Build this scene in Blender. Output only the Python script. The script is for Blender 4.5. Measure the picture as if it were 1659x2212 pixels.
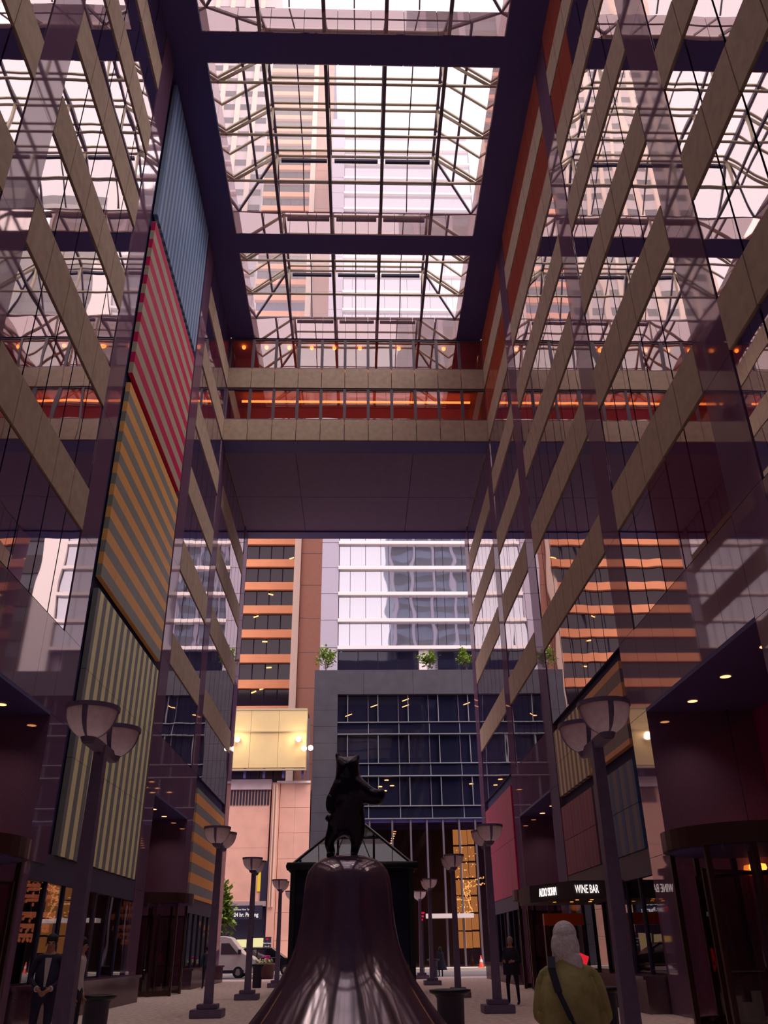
import bpy, bmesh, math, random
from mathutils import Vector, Matrix
random.seed(7)
for o in list(bpy.data.objects): bpy.data.objects.remove(o)
S = bpy.context.scene
COL = S.collection
# ------------------------------------------------------------------ camera
F, PX, PY, HOR, ROLL, VX, CH = 1815.0, 829.5, 1106.0, 2052.0, 0.0133, -54.5, 1.55
def _cam_axes():
    t = math.atan((HOR - PY) / F)
    vz = Vector((-ROLL * F / math.tan(t), -F / math.tan(t), F)).normalized()
    vy = Vector((VX, HOR - PY, F)); vy -= vz * vy.dot(vz); vy.normalize()
    vx = vy.cross(vz)
    return [Vector((vx[i], vy[i], vz[i])) for i in range(3)]     # camera right / down / forward in world axes
AX = _cam_axes()
CAM = Vector((0, 0, CH))
cd = bpy.data.cameras.new('camera'); co = bpy.data.objects.new('camera', cd); COL.objects.link(co)
cd.sensor_fit = 'VERTICAL'; cd.sensor_height = 24.0; cd.lens = F / 2212.0 * 24.0; cd.clip_start = 0.05; cd.clip_end = 3000
M3 = Matrix((AX[0], -AX[1], -AX[2])).transposed()
co.matrix_world = Matrix.Translation(CAM) @ M3.to_4x4()
S.camera = co
def ray(px, py):
    a, b = (px - PX) / F, (py - PY) / F
    return AX[0] * a + AX[1] * b + AX[2]
def at(px, py, Y):
    d = ray(px, py); return CAM + d * (Y / d.y)
def gnd(px, py, z=0.0):
    d = ray(px, py); return CAM + d * ((z - CH) / d.z)
# ------------------------------------------------------------------ sky, sun, exposure
W = bpy.data.worlds.new('overcast_sky'); S.world = W; W.use_nodes = True
bg = W.node_tree.nodes['Background']
bg.inputs[0].default_value = (1.0, 0.83, 0.90, 1); bg.inputs[1].default_value = 1.5
sun = bpy.data.lights.new('soft_sun', 'SUN'); so = bpy.data.objects.new('soft_sun', sun); COL.objects.link(so)
sun.energy = 4.5; sun.angle = math.radians(42); sun.color = (1.0, 0.90, 0.86)
so.rotation_euler = Vector((-0.42, 0.36, -0.83)).to_track_quat('-Z', 'Y').to_euler()
vs = S.view_settings
vs.view_transform = 'Standard'; vs.look = 'None'; vs.gamma = 1.0; vs.use_curve_mapping = False; vs.exposure = 0.0
# ------------------------------------------------------------------ materials
def lin(c):
    c = [v / 255.0 for v in c]
    return tuple((v / 12.92 if v <= 0.04045 else ((v + 0.055) / 1.055) ** 2.4) for v in c) + (1.0,)
MATS = {}
def newmat(name):
    m = bpy.data.materials.new(name); m.use_nodes = True; m.node_tree.nodes.clear(); MATS[name] = m
    N = m.node_tree.nodes; L = m.node_tree.links
    out = N.new('ShaderNodeOutputMaterial')
    return m, N, L, out
def speckle(N, L, col, scale, amt, detail=3.0, dark=None):
    """colour with world-space grain"""
    g = N.new('ShaderNodeNewGeometry')
    n = N.new('ShaderNodeTexNoise'); n.inputs['Scale'].default_value = scale; n.inputs['Detail'].default_value = detail
    L.new(g.outputs['Position'], n.inputs['Vector'])
    r = N.new('ShaderNodeValToRGB'); r.color_ramp.elements[0].position = 0.3; r.color_ramp.elements[1].position = 0.7
    c = col if len(col) == 4 else tuple(col) + (1,)
    r.color_ramp.elements[0].color = tuple(v * (1 - amt) for v in c[:3]) + (1,) if dark is None else dark
    r.color_ramp.elements[1].color = tuple(min(1, v * (1 + amt)) for v in c[:3]) + (1,)
    L.new(n.outputs['Fac'], r.inputs['Fac'])
    return r.outputs['Color']
def pmat(name, rgb, rough=0.6, metal=0.0, grain=0.0, gscale=8.0, spec=0.4, bump=0.0):
    m, N, L, out = newmat(name)
    b = N.new('ShaderNodeBsdfPrincipled'); L.new(b.outputs[0], out.inputs[0])
    b.inputs['Base Color'].default_value = lin(rgb); b.inputs['Roughness'].default_value = rough
    b.inputs['Metallic'].default_value = metal; b.inputs['Specular IOR Level'].default_value = spec
    if grain: L.new(speckle(N, L, lin(rgb), gscale, grain), b.inputs['Base Color'])
    if bump:
        g = N.new('ShaderNodeNewGeometry'); n = N.new('ShaderNodeTexNoise'); n.inputs['Scale'].default_value = gscale
        L.new(g.outputs['Position'], n.inputs['Vector'])
        bp = N.new('ShaderNodeBump'); bp.inputs['Strength'].default_value = bump; bp.inputs['Distance'].default_value = 0.05
        L.new(n.outputs['Fac'], bp.inputs['Height']); L.new(bp.outputs[0], b.inputs['Normal'])
    return m
def wavy(N, L, scale, strength, dist):
    g = N.new('ShaderNodeNewGeometry'); n = N.new('ShaderNodeTexNoise'); n.inputs['Scale'].default_value = scale; n.inputs['Detail'].default_value = 1.0
    L.new(g.outputs['Position'], n.inputs['Vector'])
    bp = N.new('ShaderNodeBump'); bp.inputs['Strength'].default_value = strength; bp.inputs['Distance'].default_value = dist
    L.new(n.outputs['Fac'], bp.inputs['Height'])
    return bp.outputs[0]
def mirror(name, rgb, gloss, refl=(1, 1, 1), rough=0.02, wave=0.0, wscale=0.35, grain=0.0, emit=None):
    """polished opaque surface: body colour under a reflective coat"""
    m, N, L, out = newmat(name)
    d = N.new('ShaderNodeBsdfDiffuse'); d.inputs[0].default_value = lin(rgb)
    if grain: L.new(speckle(N, L, lin(rgb), 45, grain * 0.6), d.inputs[0])
    g = N.new('ShaderNodeBsdfGlossy'); g.inputs['Color'].default_value = tuple(refl) + (1,); g.inputs['Roughness'].default_value = rough
    if wave: L.new(wavy(N, L, wscale, wave, 0.25), g.inputs['Normal'])
    x = N.new('ShaderNodeMixShader'); x.inputs[0].default_value = gloss
    base = d
    if emit:
        e = N.new('ShaderNodeEmission'); e.inputs[0].default_value = lin(emit[0]); e.inputs[1].default_value = emit[1]
        a = N.new('ShaderNodeAddShader'); L.new(d.outputs[0], a.inputs[0]); L.new(e.outputs[0], a.inputs[1]); base = a
    L.new(base.outputs[0], x.inputs[1]); L.new(g.outputs[0], x.inputs[2]); L.new(x.outputs[0], out.inputs[0])
    return m
def glass(name, tint, gloss, rough=0.01, wave=0.0, veil=0.0, veilcol=(1, 1, 1)):
    """see-through pane with a reflective coat and an optional dusty veil"""
    m, N, L, out = newmat(name)
    t = N.new('ShaderNodeBsdfTransparent'); t.inputs[0].default_value = tuple(tint) + (1,)
    base = t
    if veil:
        tr = N.new('ShaderNodeBsdfTranslucent'); tr.inputs[0].default_value = tuple(veilcol) + (1,)
        v = N.new('ShaderNodeMixShader'); v.inputs[0].default_value = veil
        L.new(t.outputs[0], v.inputs[1]); L.new(tr.outputs[0], v.inputs[2]); base = v
    g = N.new('ShaderNodeBsdfGlossy'); g.inputs['Roughness'].default_value = rough
    if wave: L.new(wavy(N, L, 0.5, wave, 0.25), g.inputs['Normal'])
    x = N.new('ShaderNodeMixShader'); x.inputs[0].default_value = gloss
    L.new(base.outputs[0], x.inputs[1]); L.new(g.outputs[0], x.inputs[2]); L.new(x.outputs[0], out.inputs[0])
    return m
def emat(name, rgb, strength):
    m, N, L, out = newmat(name)
    e = N.new('ShaderNodeEmission'); e.inputs[0].default_value = lin(rgb); e.inputs[1].default_value = strength
    L.new(e.outputs[0], out.inputs[0]); return m
def stripes(name, a, b, axis, period, phase=0.0, duty=0.5):
    m, N, L, out = newmat(name)
    g = N.new('ShaderNodeNewGeometry'); s = N.new('ShaderNodeSeparateXYZ'); L.new(g.outputs['Position'], s.inputs[0])
    ad = N.new('ShaderNodeMath'); ad.operation = 'ADD'; ad.inputs[1].default_value = 100.0 * period + phase; L.new(s.outputs[axis], ad.inputs[0])
    dv = N.new('ShaderNodeMath'); dv.operation = 'DIVIDE'; dv.inputs[1].default_value = period; L.new(ad.outputs[0], dv.inputs[0])
    fr = N.new('ShaderNodeMath'); fr.operation = 'FRACT'; L.new(dv.outputs[0], fr.inputs[0])
    gt = N.new('ShaderNodeMath'); gt.operation = 'GREATER_THAN'; gt.inputs[1].default_value = duty; L.new(fr.outputs[0], gt.inputs[0])
    mx = N.new('ShaderNodeMix'); mx.data_type = 'RGBA'; L.new(gt.outputs[0], mx.inputs[0])
    L.new(speckle(N, L, lin(a), 30, 0.12), mx.inputs[6]); L.new(speckle(N, L, lin(b), 30, 0.12), mx.inputs[7])
    p = N.new('ShaderNodeBsdfPrincipled'); p.inputs['Roughness'].default_value = 0.55; p.inputs['Specular IOR Level'].default_value = 0.2
    L.new(mx.outputs[2], p.inputs['Base Color']); L.new(p.outputs[0], out.inputs[0]); return m

TAN = pmat('tan_stone', (184, 162, 144), 0.75, grain=0.10, gscale=3.0, spec=0.15)
PIER = mirror('polished_brown_granite', (116, 86, 112), 0.22, (0.95, 0.85, 0.85), 0.03, grain=0.25)
WGLASS = mirror('coated_window_glass', (72, 62, 108), 0.74, (1.0, 0.93, 0.90), 0.012, wave=0.035)
WORANGE = mirror('window_with_orange_blind', (140, 66, 50), 0.35, (1, 0.9, 0.85), 0.02, emit=((225, 95, 60), 0.06))  # orange body colour and faint emission set on the pane itself
WRED = mirror('window_with_red_glow', (60, 20, 36), 0.45, (1, 0.9, 0.9), 0.02, emit=((190, 20, 50), 0.02))
DARK = pmat('dark_violet_metal', (84, 76, 138), 0.55, grain=0.05, spec=0.3)
SHOPD = pmat('shopfront_frame', (62, 54, 84), 0.5)
JOINT = pmat('dark_joint', (60, 56, 104), 0.8)
SOFFIT = pmat('bridge_soffit_panel', (112, 92, 128), 0.7, grain=0.06, gscale=2)
FASCIA = mirror('polished_rose_panel', (120, 88, 96), 0.62, (0.78, 0.66, 0.66), 0.02, wave=0.01)
STEEL = pmat('skylight_steel', (188, 174, 146), 0.45, spec=0.5, grain=0.06)
STEELD = pmat('skylight_dark_bar', (98, 86, 100), 0.5)
SKYPANE = glass('skylight_glass', (0.97, 0.97, 0.97), 0.03, veil=0.13, veilcol=(1.0, 0.93, 0.93))
SHOPGLASS = glass('shop_glass', (0.42, 0.36, 0.42), 0.34, wave=0.02)
BRGLASS = glass('bridge_glass', (0.85, 0.78, 0.74), 0.34, wave=0.02)
MAROON = pmat('maroon_plaster', (160, 50, 112), 0.7, grain=0.08, gscale=1.0)
LEDGE = mirror('dark_polished_ledge', (84, 58, 74), 0.16, (1, 0.9, 0.9), 0.12, grain=0.25)
PAVE = pmat('speckled_pavers', (232, 208, 196), 0.8, grain=0.28, gscale=6.0, spec=0.2)
BRONZE = pmat('dark_bronze', (58, 44, 44), 0.25, metal=0.55, grain=0.10, gscale=3.0)
BELLM = mirror('bell_bronze', (96, 76, 92), 0.22, (1.0, 0.86, 0.92), 0.10, grain=0.1)
BLACKM = pmat('black_bronze', (40, 33, 52), 0.22, metal=0.6, bump=0.35, gscale=9)
POLE = pmat('lamp_post_paint', (116, 98, 130), 0.5, grain=0.08)
def opal():
    m, N, L, out = newmat('opal_bowl')
    d = N.new('ShaderNodeBsdfDiffuse'); t = N.new('ShaderNodeBsdfTranslucent'); c = speckle(N, L, lin((236, 214, 216)), 12, 0.08)
    L.new(c, d.inputs[0]); L.new(c, t.inputs[0]); x = N.new('ShaderNodeMixShader'); x.inputs[0].default_value = 0.6
    L.new(d.outputs[0], x.inputs[1]); L.new(t.outputs[0], x.inputs[2]); L.new(x.outputs[0], out.inputs[0]); return m
OPAL = opal()
BLK = pmat('black_plastic', (44, 38, 62), 0.5)
WARM = emat('warm_lamp', (255, 150, 60), 6.0)
WARMD = emat('warm_downlight', (255, 176, 110), 3.0)
LINE = emat('orange_tube', (255, 140, 70), 5.0)
WHITEL = emat('lit_letter', (255, 240, 235), 1.3)

# ------------------------------------------------------------------ geometry helpers
def tag(o, label=None, cat=None, group=None, kind=None):
    if label: o['label'] = label
    if cat: o['category'] = cat
    if group: o['group'] = group
    if kind: o['kind'] = kind
    return o
def empty(name, loc=(0, 0, 0), rz=0.0, parent=None):
    o = bpy.data.objects.new(name, None); COL.objects.link(o); o.location = loc; o.rotation_euler = (0, 0, rz); o.parent = parent
    o.empty_display_size = 0.1
    return o
CUBES = {}
def cube(mat):
    if mat.name not in CUBES:
        bm = bmesh.new(); bmesh.ops.create_cube(bm, size=1.0)
        me = bpy.data.meshes.new('block_' + mat.name); bm.to_mesh(me); bm.free(); me.materials.append(mat); CUBES[mat.name] = me
    return CUBES[mat.name]
def blk(name, mat, x0, x1, y0, y1, z0, z1, parent=None):
    o = bpy.data.objects.new(name, cube(mat)); COL.objects.link(o)
    o.location = ((x0 + x1) / 2, (y0 + y1) / 2, (z0 + z1) / 2); o.scale = (abs(x1 - x0), abs(y1 - y0), abs(z1 - z0)); o.parent = parent
    return o
class MB:
    """collects shapes into one mesh object"""
    def __init__(s): s.bm = bmesh.new()
    def box(s, x0, x1, y0, y1, z0, z1, rot=None, bevel=0.0):
        r = bmesh.ops.create_cube(s.bm, size=1.0); vs_ = r['verts']
        bmesh.ops.scale(s.bm, vec=(abs(x1 - x0), abs(y1 - y0), abs(z1 - z0)), verts=vs_)
        if bevel:
            ed = list({e for v in vs_ for e in v.link_edges})
            q = bmesh.ops.bevel(s.bm, geom=ed, offset=bevel, segments=2, affect='EDGES'); vs_ = list({v for f in q['faces'] for v in f.verts} | {v for v in vs_ if v.is_valid})
        if rot: bmesh.ops.rotate(s.bm, cent=(0, 0, 0), matrix=rot, verts=vs_)
        bmesh.ops.translate(s.bm, vec=((x0 + x1) / 2, (y0 + y1) / 2, (z0 + z1) / 2), verts=vs_); return s
    def bar(s, a, b, w, h=None):
        """rectangular bar from a to b"""
        a, b = Vector(a), Vector(b); d = b - a; h = h or w
        q = d.to_track_quat('Z', 'Y').to_matrix()
        r = bmesh.ops.create_cube(s.bm, size=1.0); v = r['verts']
        bmesh.ops.scale(s.bm, vec=(w, h, d.length), verts=v); bmesh.ops.rotate(s.bm, cent=(0, 0, 0), matrix=q, verts=v)
        bmesh.ops.translate(s.bm, vec=(a + b) / 2, verts=v); return s
    def tube(s, a, b, r0, r1=None, seg=10, caps=True):
        a, b = Vector(a), Vector(b); d = b - a; r1 = r0 if r1 is None else r1
        q = d.to_track_quat('Z', 'Y').to_matrix()
        r = bmesh.ops.create_cone(s.bm, cap_ends=caps, segments=seg, radius1=r0, radius2=r1, depth=d.length); v = r['verts']
        bmesh.ops.rotate(s.bm, cent=(0, 0, 0), matrix=q, verts=v); bmesh.ops.translate(s.bm, vec=(a + b) / 2, verts=v); return s
    def lathe(s, prof, seg=32, c=(0, 0, 0), a0=0.0, a1=2 * math.pi):
        full = abs(a1 - a0 - 2 * math.pi) < 1e-6; n = seg if full else seg + 1
        rings = []
        for r, z in prof:
            rings.append([s.bm.verts.new((c[0] + r * math.cos(a0 + (a1 - a0) * i / seg), c[1] + r * math.sin(a0 + (a1 - a0) * i / seg), c[2] + z)) for i in range(n)])
        for p, q in zip(rings, rings[1:]):
            for i in range(n if full else n - 1):
                j = (i + 1) % n
                try: s.bm.faces.new((p[i], p[j], q[j], q[i]))
                except ValueError: pass
        return s
    def ball(s, c, r, sc=(1, 1, 1), seg=14):
        q = bmesh.ops.create_uvsphere(s.bm, u_segments=seg, v_segments=max(6, seg * 2 // 3), radius=r); v = q['verts']
        bmesh.ops.scale(s.bm, vec=sc, verts=v); bmesh.ops.translate(s.bm, vec=c, verts=v); return s
    def prism(s, pts, d0, d1, axis='Y'):
        """closed outline extruded along an axis"""
        def P(a, b, d): return {'X': (d, a, b), 'Y': (a, d, b), 'Z': (a, b, d)}[axis]
        A = [s.bm.verts.new(P(a, b, d0)) for a, b in pts]; B = [s.bm.verts.new(P(a, b, d1)) for a, b in pts]
        s.bm.faces.new(A); s.bm.faces.new(list(reversed(B))); n = len(pts)
        for i in range(n): s.bm.faces.new((A[i], B[i], B[(i + 1) % n], A[(i + 1) % n]))
        return s
    def slab(s, pts, t):
        """thin plate through 3D corner points"""
        P = [Vector(p) for p in pts]; nrm = (P[1] - P[0]).cross(P[2] - P[0]).normalized() * t
        A = [s.bm.verts.new(p) for p in P]; B = [s.bm.verts.new(p + nrm) for p in P]; n = len(P)
        s.bm.faces.new(A); s.bm.faces.new(list(reversed(B)))
        for i in range(n): s.bm.faces.new((A[i], B[i], B[(i + 1) % n], A[(i + 1) % n]))
        return s
    def build(s, name, mat, parent=None, smooth=False, loc=None):
        bmesh.ops.recalc_face_normals(s.bm, faces=s.bm.faces)
        me = bpy.data.meshes.new(name); s.bm.to_mesh(me); s.bm.free()
        for m in (mat if isinstance(mat, (list, tuple)) else [mat]): me.materials.append(m)
        if smooth:
            for p in me.polygons: p.use_smooth = True
        o = bpy.data.objects.new(name, me); COL.objects.link(o); o.parent = parent
        if loc: o.location = loc
        return o
def copy_tree(o, parent=None):
    c = o.copy(); COL.objects.link(c); c.parent = parent
    for k in list(o.children): copy_tree(k, c)
    return c
def text(name, body, size, mat, parent=None, loc=(0, 0, 0), rot=(math.pi / 2, 0, 0), sx=1.0, ext=0.01, align='CENTER', bold=0.0):
    cu = bpy.data.curves.new(name, 'FONT'); cu.body = body; cu.size = size; cu.extrude = ext; cu.align_x = align; cu.align_y = 'CENTER'; cu.offset = bold
    t = bpy.data.objects.new(name, cu); COL.objects.link(t)
    dg = bpy.context.evaluated_depsgraph_get(); me = bpy.data.meshes.new_from_object(t.evaluated_get(dg))
    bpy.data.objects.remove(t); me.materials.clear(); me.materials.append(mat)
    o = bpy.data.objects.new(name, me); COL.objects.link(o); o.location = loc; o.rotation_euler = rot; o.scale = (sx, 1, 1); o.parent = parent
    return o
# ------------------------------------------------------------------ the arcade: two facades
XL, XR = -8.45, 8.02
BAYS = [(-6.2, 2.6, 6), (4.15, 14.35, 7), (15.9, 23.2, 5), (24.75, 34.95, 7), (36.55, 43.95, 5), (45.5, 56.0, 7), (-16.6, -7.8, 3)]
PIERS = [(-7.8, -6.2), (2.6, 4.15), (14.35, 15.9), (23.2, 24.75), (34.95, 36.55), (43.95, 45.5), (56.0, 57.8), (-18.2, -16.6)]
BANDS = [(12.95, 14.45), (17.5, 19.15), (21.6, 23.2), (25.6, 27.2), (29.5, 31.1), (33.45, 35.05)]
ROWS = [(9.8, 12.95), (14.45, 17.5), (19.15, 21.6), (23.2, 25.6), (27.2, 29.5), (31.1, 33.45), (35.05, 37.35)]
RECESS = (0, 2, 4)            # bays that open into an entrance recess below the fascia
def facade(side):
    s = -1 if side == 'left' else 1
    X = XL if s < 0 else XR
    def d(a, b): return (X + s * a, X + s * b)
    b = MB(); xa, xb = sorted(d(0.22, 0.6)); b.box(xa, xb, -18.2, 57.8, 7.4, 37.5)
    w = b.build('wall_' + side, JOINT); tag(w, kind='structure')
    def piece(n, m, a0, a1, y0, y1, z0, z1): 
        x0, x1 = sorted(d(a0, a1)); return blk(n, m, x0, x1, y0, y1, z0, z1, w)
    zs = [0.0, 3.7, 7.4, 9.8] + [v for q in BANDS for v in q][0::2] + [37.35]
    for (y0, y1) in PIERS:
        for z0, z1 in zip(zs, zs[1:]): piece('pier_slab', PIER, 0.0 if z0 > 7 else 0.0, 0.3 if z0 >= 7.3 else 3.2, y0 + 0.008, (23.6 if (side == 'left' and y0 == 23.2 and z0 < 3.6) else y1 - 0.008), z0 + 0.006, z1 - 0.006)
    for bi, (y0, y1, n) in enumerate(BAYS):
        st = (y1 - y0) / n; mural = (side == 'left' and bi == 3)
        for i in range(n):
            a, c = y0 + i * st, y0 + (i + 1) * st
            if mural: continue
            for z0, z1 in BANDS: piece('spandrel_panel', TAN, -0.015, 0.2, a + 0.02, c - 0.02, z0 + 0.05, z1 - 0.05)
            for ri, (z0, z1) in enumerate(ROWS):
                m = WGLASS
                if side == 'right' and ri >= 5 and a > 19.5 and bi < 5: m = WORANGE
                if side == 'right' and ri == 0 and bi == 2 and i < 3: m = WRED
                piece('window_pane', m, 0.03, 0.09, a + 0.035, c - 0.035, z0 + 0.01, z1 - 0.01)
        if not mural and not (side == 'right' and bi == 3) and bi != 5:
            for i in range(n):
                a, c = y0 + i * st, y0 + (i + 1) * st
                piece('fascia_slab', PIER, 0.0, 0.3, a + 0.006, c - 0.006, 7.4, 9.76)
    return w
WALL = {k: facade(k) for k in ('left', 'right')}
# ground storey
def ground(side):
    s = -1 if side == 'left' else 1
    X = XL if s < 0 else XR; w = WALL[side]
    def pb(n, m, a0, a1, y0, y1, z0, z1, par=w):
        x0, x1 = sorted((X + s * a0, X + s * a1)); return blk(n, m, x0, x1, y0, y1, z0, z1, par)
    for bi, (y0, y1, n) in enumerate(BAYS):
        if bi in RECESS:
            pb('recess_soffit', DARK, 0.0, 3.2, y0, y1, 7.36, 7.46)
            pb('recess_back', MAROON, 3.0, 3.2, y0, y1, 0, 7.36)
            for q in range(3):
                xc = X + s * 0.9; yc = y0 + (q + 0.7) * (y1 - y0) / 3.2
                bm = MB(); bm.lathe([(0.001, 0), (0.13, 0)], 16, (0, 0, 0)); l = bm.build('downlight', WARMD, None, loc=(xc, yc, 7.352))
                tag(l, 'round warm downlight in the recess %s' % {('left', 2): 'before the tall striped panels', ('left', 4): 'between the yellow and the lone orange striped panel', ('right', 2): 'above the large revolving door beside the granite ledge', ('right', 4): 'beyond the bar canopy'}.get((side, bi), 'behind'), 'ceiling light', 'downlights in the %s wall recesses' % side)
                if bi == 0: bpy.data.objects.remove(l); continue
                pl = bpy.data.lights.new('downlight_glow', 'SPOT'); pl.energy = 90; pl.color = (1.0, 0.72, 0.6); pl.spot_size = 2.0; pl.spot_blend = 1.0; pl.shadow_soft_size = 0.12
                po = bpy.data.objects.new('downlight_glow', pl); COL.objects.link(po); po.parent = l; po.location = (0, 0, -0.03)
        else:
            if side == 'left' and bi == 3: y0 = 23.62
            st = (y1 - y0) / n; top = 3.3
            pb('lintel', SHOPD, 0.02, 0.35, y0, y1, top, 3.98)
            if not (bi == 3 or bi == 5): pb('upper_wall', PIER, 0.0, 0.3, y0, y1, 3.98, 7.4)
            else: pb('mural_backing', JOINT, 0.2, 0.4, y0, y1, 3.98, 9.8)
            for i in range(n):
                a = y0 + i * st
                pb('shop_pane', SHOPGLASS, 0.10, 0.13, a + 0.03, a + st - 0.03, 0.82, top)
                pb('shop_mullion', SHOPD, 0.04, 0.2, a - 0.03, a + 0.03, 0.82, top)
            pb('stone_ledge', LEDGE, -0.55, 0.3, y0 + 0.1, y1 - 0.1, 0.0, 0.78)
            pb('ledge_cap', LEDGE, -0.62, 0.3, y0 + 0.05, y1 - 0.05, 0.78, 0.86)
            pb('shop_back_wall', MAROON, 4.0, 4.2, y0, y1, 0, 3.98); pb('shop_ceiling', DARK, 0.4, 4.2, y0, y1, 3.9, 3.98)
            pb('shop_floor', DARK, 0.3, 4.2, y0, y1, 0.0, 0.04)
for k in ('left', 'right'): ground(k)
# ------------------------------------------------------------------ floor and street
fl = blk('floor', PAVE, -13, 13, -21, 60.5, -0.3, 0.0); tag(fl, kind='structure')
ASPH = pmat('asphalt', (120, 112, 116), 0.85, grain=0.15, gscale=5)
SIDE = pmat('far_sidewalk_concrete', (205, 190, 178), 0.8, grain=0.08, gscale=2)
st_ = blk('street', ASPH, -90, 90, 60.5, 78.4, -0.32, -0.06); tag(st_, kind='structure')
sw = blk('sidewalk', SIDE, -90, 90, 78.4, 120, -0.3, 0.16); tag(sw, kind='structure')
# ------------------------------------------------------------------ roof: soffit, beams, skylights
ZS, ZE, ZT = 37.35, 39.08, 41.3
SX0, SX1 = -6.95, 6.40
BEAMS = [(-18.2, -16.6), (-7.8, -6.3), (2.6, 4.1), (13.0, 15.2), (23.12, 24.58), (34.85, 36.33), (43.95, 58.0)]
SKY = [(-16.6, -7.8), (-6.3, 2.6), (4.1, 13.0), (15.2, 23.12), (24.58, 34.85), (36.33, 43.95)]
bm = MB(); bm.box(XL - 0.6, SX0 - 0.02, -18.2, 43.9, ZS, ZE); bm.box(SX1 + 0.02, XR + 0.6, -18.2, 43.9, ZS, ZE)
for (a, b) in BEAMS[:-1]: bm.box(SX0 - 0.02, SX1 + 0.02, a + 0.02, b - 0.02, ZS, ZE - 0.01)
ce = bm.build('ceiling', DARK); tag(ce, kind='structure')
NF = 9; fw = (SX1 - SX0) / NF
for (a, b) in BEAMS[:-1]:                              # polished lining of the skylight wells
    for i in range(NF):
        for yy in (a, b):
            o = blk('lining_panel', FASCIA, SX0 + i * fw + 0.012, SX0 + (i + 1) * fw - 0.012, yy - 0.03 if yy == a else yy - 0.01, yy + 0.01 if yy == a else yy + 0.03, ZS + 0.01, ZE, ce)
for (a, b) in SKY:
    n = max(3, round((b - a) / 1.48)); st = (b - a) / n
    for i in range(n):
        for xx in (SX0, SX1):
            blk('lining_panel', FASCIA, xx - 0.03, xx + 0.03, a + i * st + 0.012, a + (i + 1) * st - 0.012, ZS + 0.01, ZE, ce)
def skylight(idx, y0, y1):
    root = empty('window_%d' % idx, (0, 0, ZE)); tag(root, kind='structure')
    def L(p): return (p[0], p[1], p[2] - ZE)
    LX = [-4.62, -1.66, 1.18, 4.10]; PXs = [-4.62, -3.2, -1.66, -0.28, 1.18, 2.66, 4.10]
    ins = 2.32; ya, yb = y0 + ins, y1 - ins; xa, xb = -4.62, 4.10
    n = 3 if y1 - y0 > 9.5 else 2
    mid = (y0 + y1) / 2; ties = [mid + (k - (n - 1) / 2) * 2.95 for k in range(n)]
    if n == 3: ya, yb = ties[0], ties[-1]
    for x in LX:
        m = MB(); m.bar(L((x, y0, ZE)), L((x, y1, ZE)), 0.17, 0.20).build('bottom_chord', STEELD, root)
        m = MB(); m.bar(L((x, ya, ZT - 0.05)), L((x, yb, ZT - 0.05)), 0.14, 0.2).build('top_chord', STEELD, root)
        for yy, ye in ((ya, y0), (yb, y1)):
            m = MB(); m.bar(L((x, yy, ZT - 0.05)), L((x, ye, ZE + 0.03)), 0.10, 0.14).build('end_rafter', STEELD, root)
        m = MB()
        for t in ties: m.bar(L((x, t, ZE)), L((x, t, ZT)), 0.10, 0.16)
        m.build('web', STEEL, root)
    for x in PXs[1::2]: MB().bar(L((x, y0 + 0.05, ZE + 0.05)), L((x, ya, ZT)), 0.06, 0.08).bar(L((x, ya, ZT)), L((x, yb, ZT)), 0.06, 0.08).bar(L((x, yb, ZT)), L((x, y1 - 0.05, ZE + 0.05)), 0.06, 0.08).build('glazing_bar', STEELD, root)
    for t in ties:
        MB().tube(L((SX0, t, ZE)), L((SX1, t, ZE)), 0.075, seg=10).build('tie_tube', STEEL, root, True)
    rows = []
    step = 1.475
    k = 0; yv = ya
    ys = [ya]
    cnt = max(1, round((yb - ya) / step))
    ys = [ya + (yb - ya) * i / cnt for i in range(cnt + 1)]
    for i, yy in enumerate(ys):
        r = 0.075 if i % 2 == 0 else 0.04
        if i % 2 == 0: MB().tube(L((xa, yy, ZT - 0.22)), L((xb, yy, ZT - 0.22)), r).build('cross_tube', STEEL, root, True)
        MB().bar(L((xa, yy - 0.22, ZT)), L((xb, yy - 0.22, ZT)), 0.12, 0.08).build('cross_bar', STEEL, root)
        for (xe, xt) in ((SX0, xa), (SX1, xb)):
            if i % 2 == 0: MB().tube(L((xe, yy, ZE - 0.02)), L((xt, yy, ZT - 0.2)), 0.085).build('slope_tube', STEEL, root, True)
            MB().bar(L((xe, yy - 0.18, ZE + 0.08)), L((xt, yy - 0.18, ZT)), 0.13, 0.08).build('slope_rafter', STEEL, root)
    zm = (ZE + ZT) / 2
    for (xe, xt) in ((SX0, xa), (SX1, xb)):
        xm = (xe + xt) / 2; ym0, ym1 = (y0 + ya) / 2, (y1 + yb) / 2
        MB().bar(L((xm, ym0, zm)), L((xm, ym1, zm)), 0.12, 0.14).build('slope_purlin', STEELD, root)
        for (ye, yt) in ((y0, ya), (y1, yb)): MB().bar(L((xe, ye, ZE + 0.02)), L((xt, yt, ZT)), 0.12, 0.14).build('hip_bar', STEELD, root)
    for (ye, yt) in ((y0, ya), (y1, yb)):
        ym = (ye + yt) / 2; MB().bar(L(((SX0 + xa) / 2, ym, zm)), L(((SX1 + xb) / 2, ym, zm)), 0.05, 0.06).build('end_purlin', STEELD, root)
    for i in range(3):                                   # roller shade boxes under the far slope
        MB().box(LX[i] + 0.22, LX[i + 1] - 0.2, yb - 0.06, yb + 0.12, ZT - 0.62 - ZE, ZT - 0.46 - ZE).build('shade_box', BLK, root)
    def pane(pts): MB().slab([L(p) for p in pts], 0.02).build('pane', SKYPANE, root)
    zg = 0.10
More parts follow.
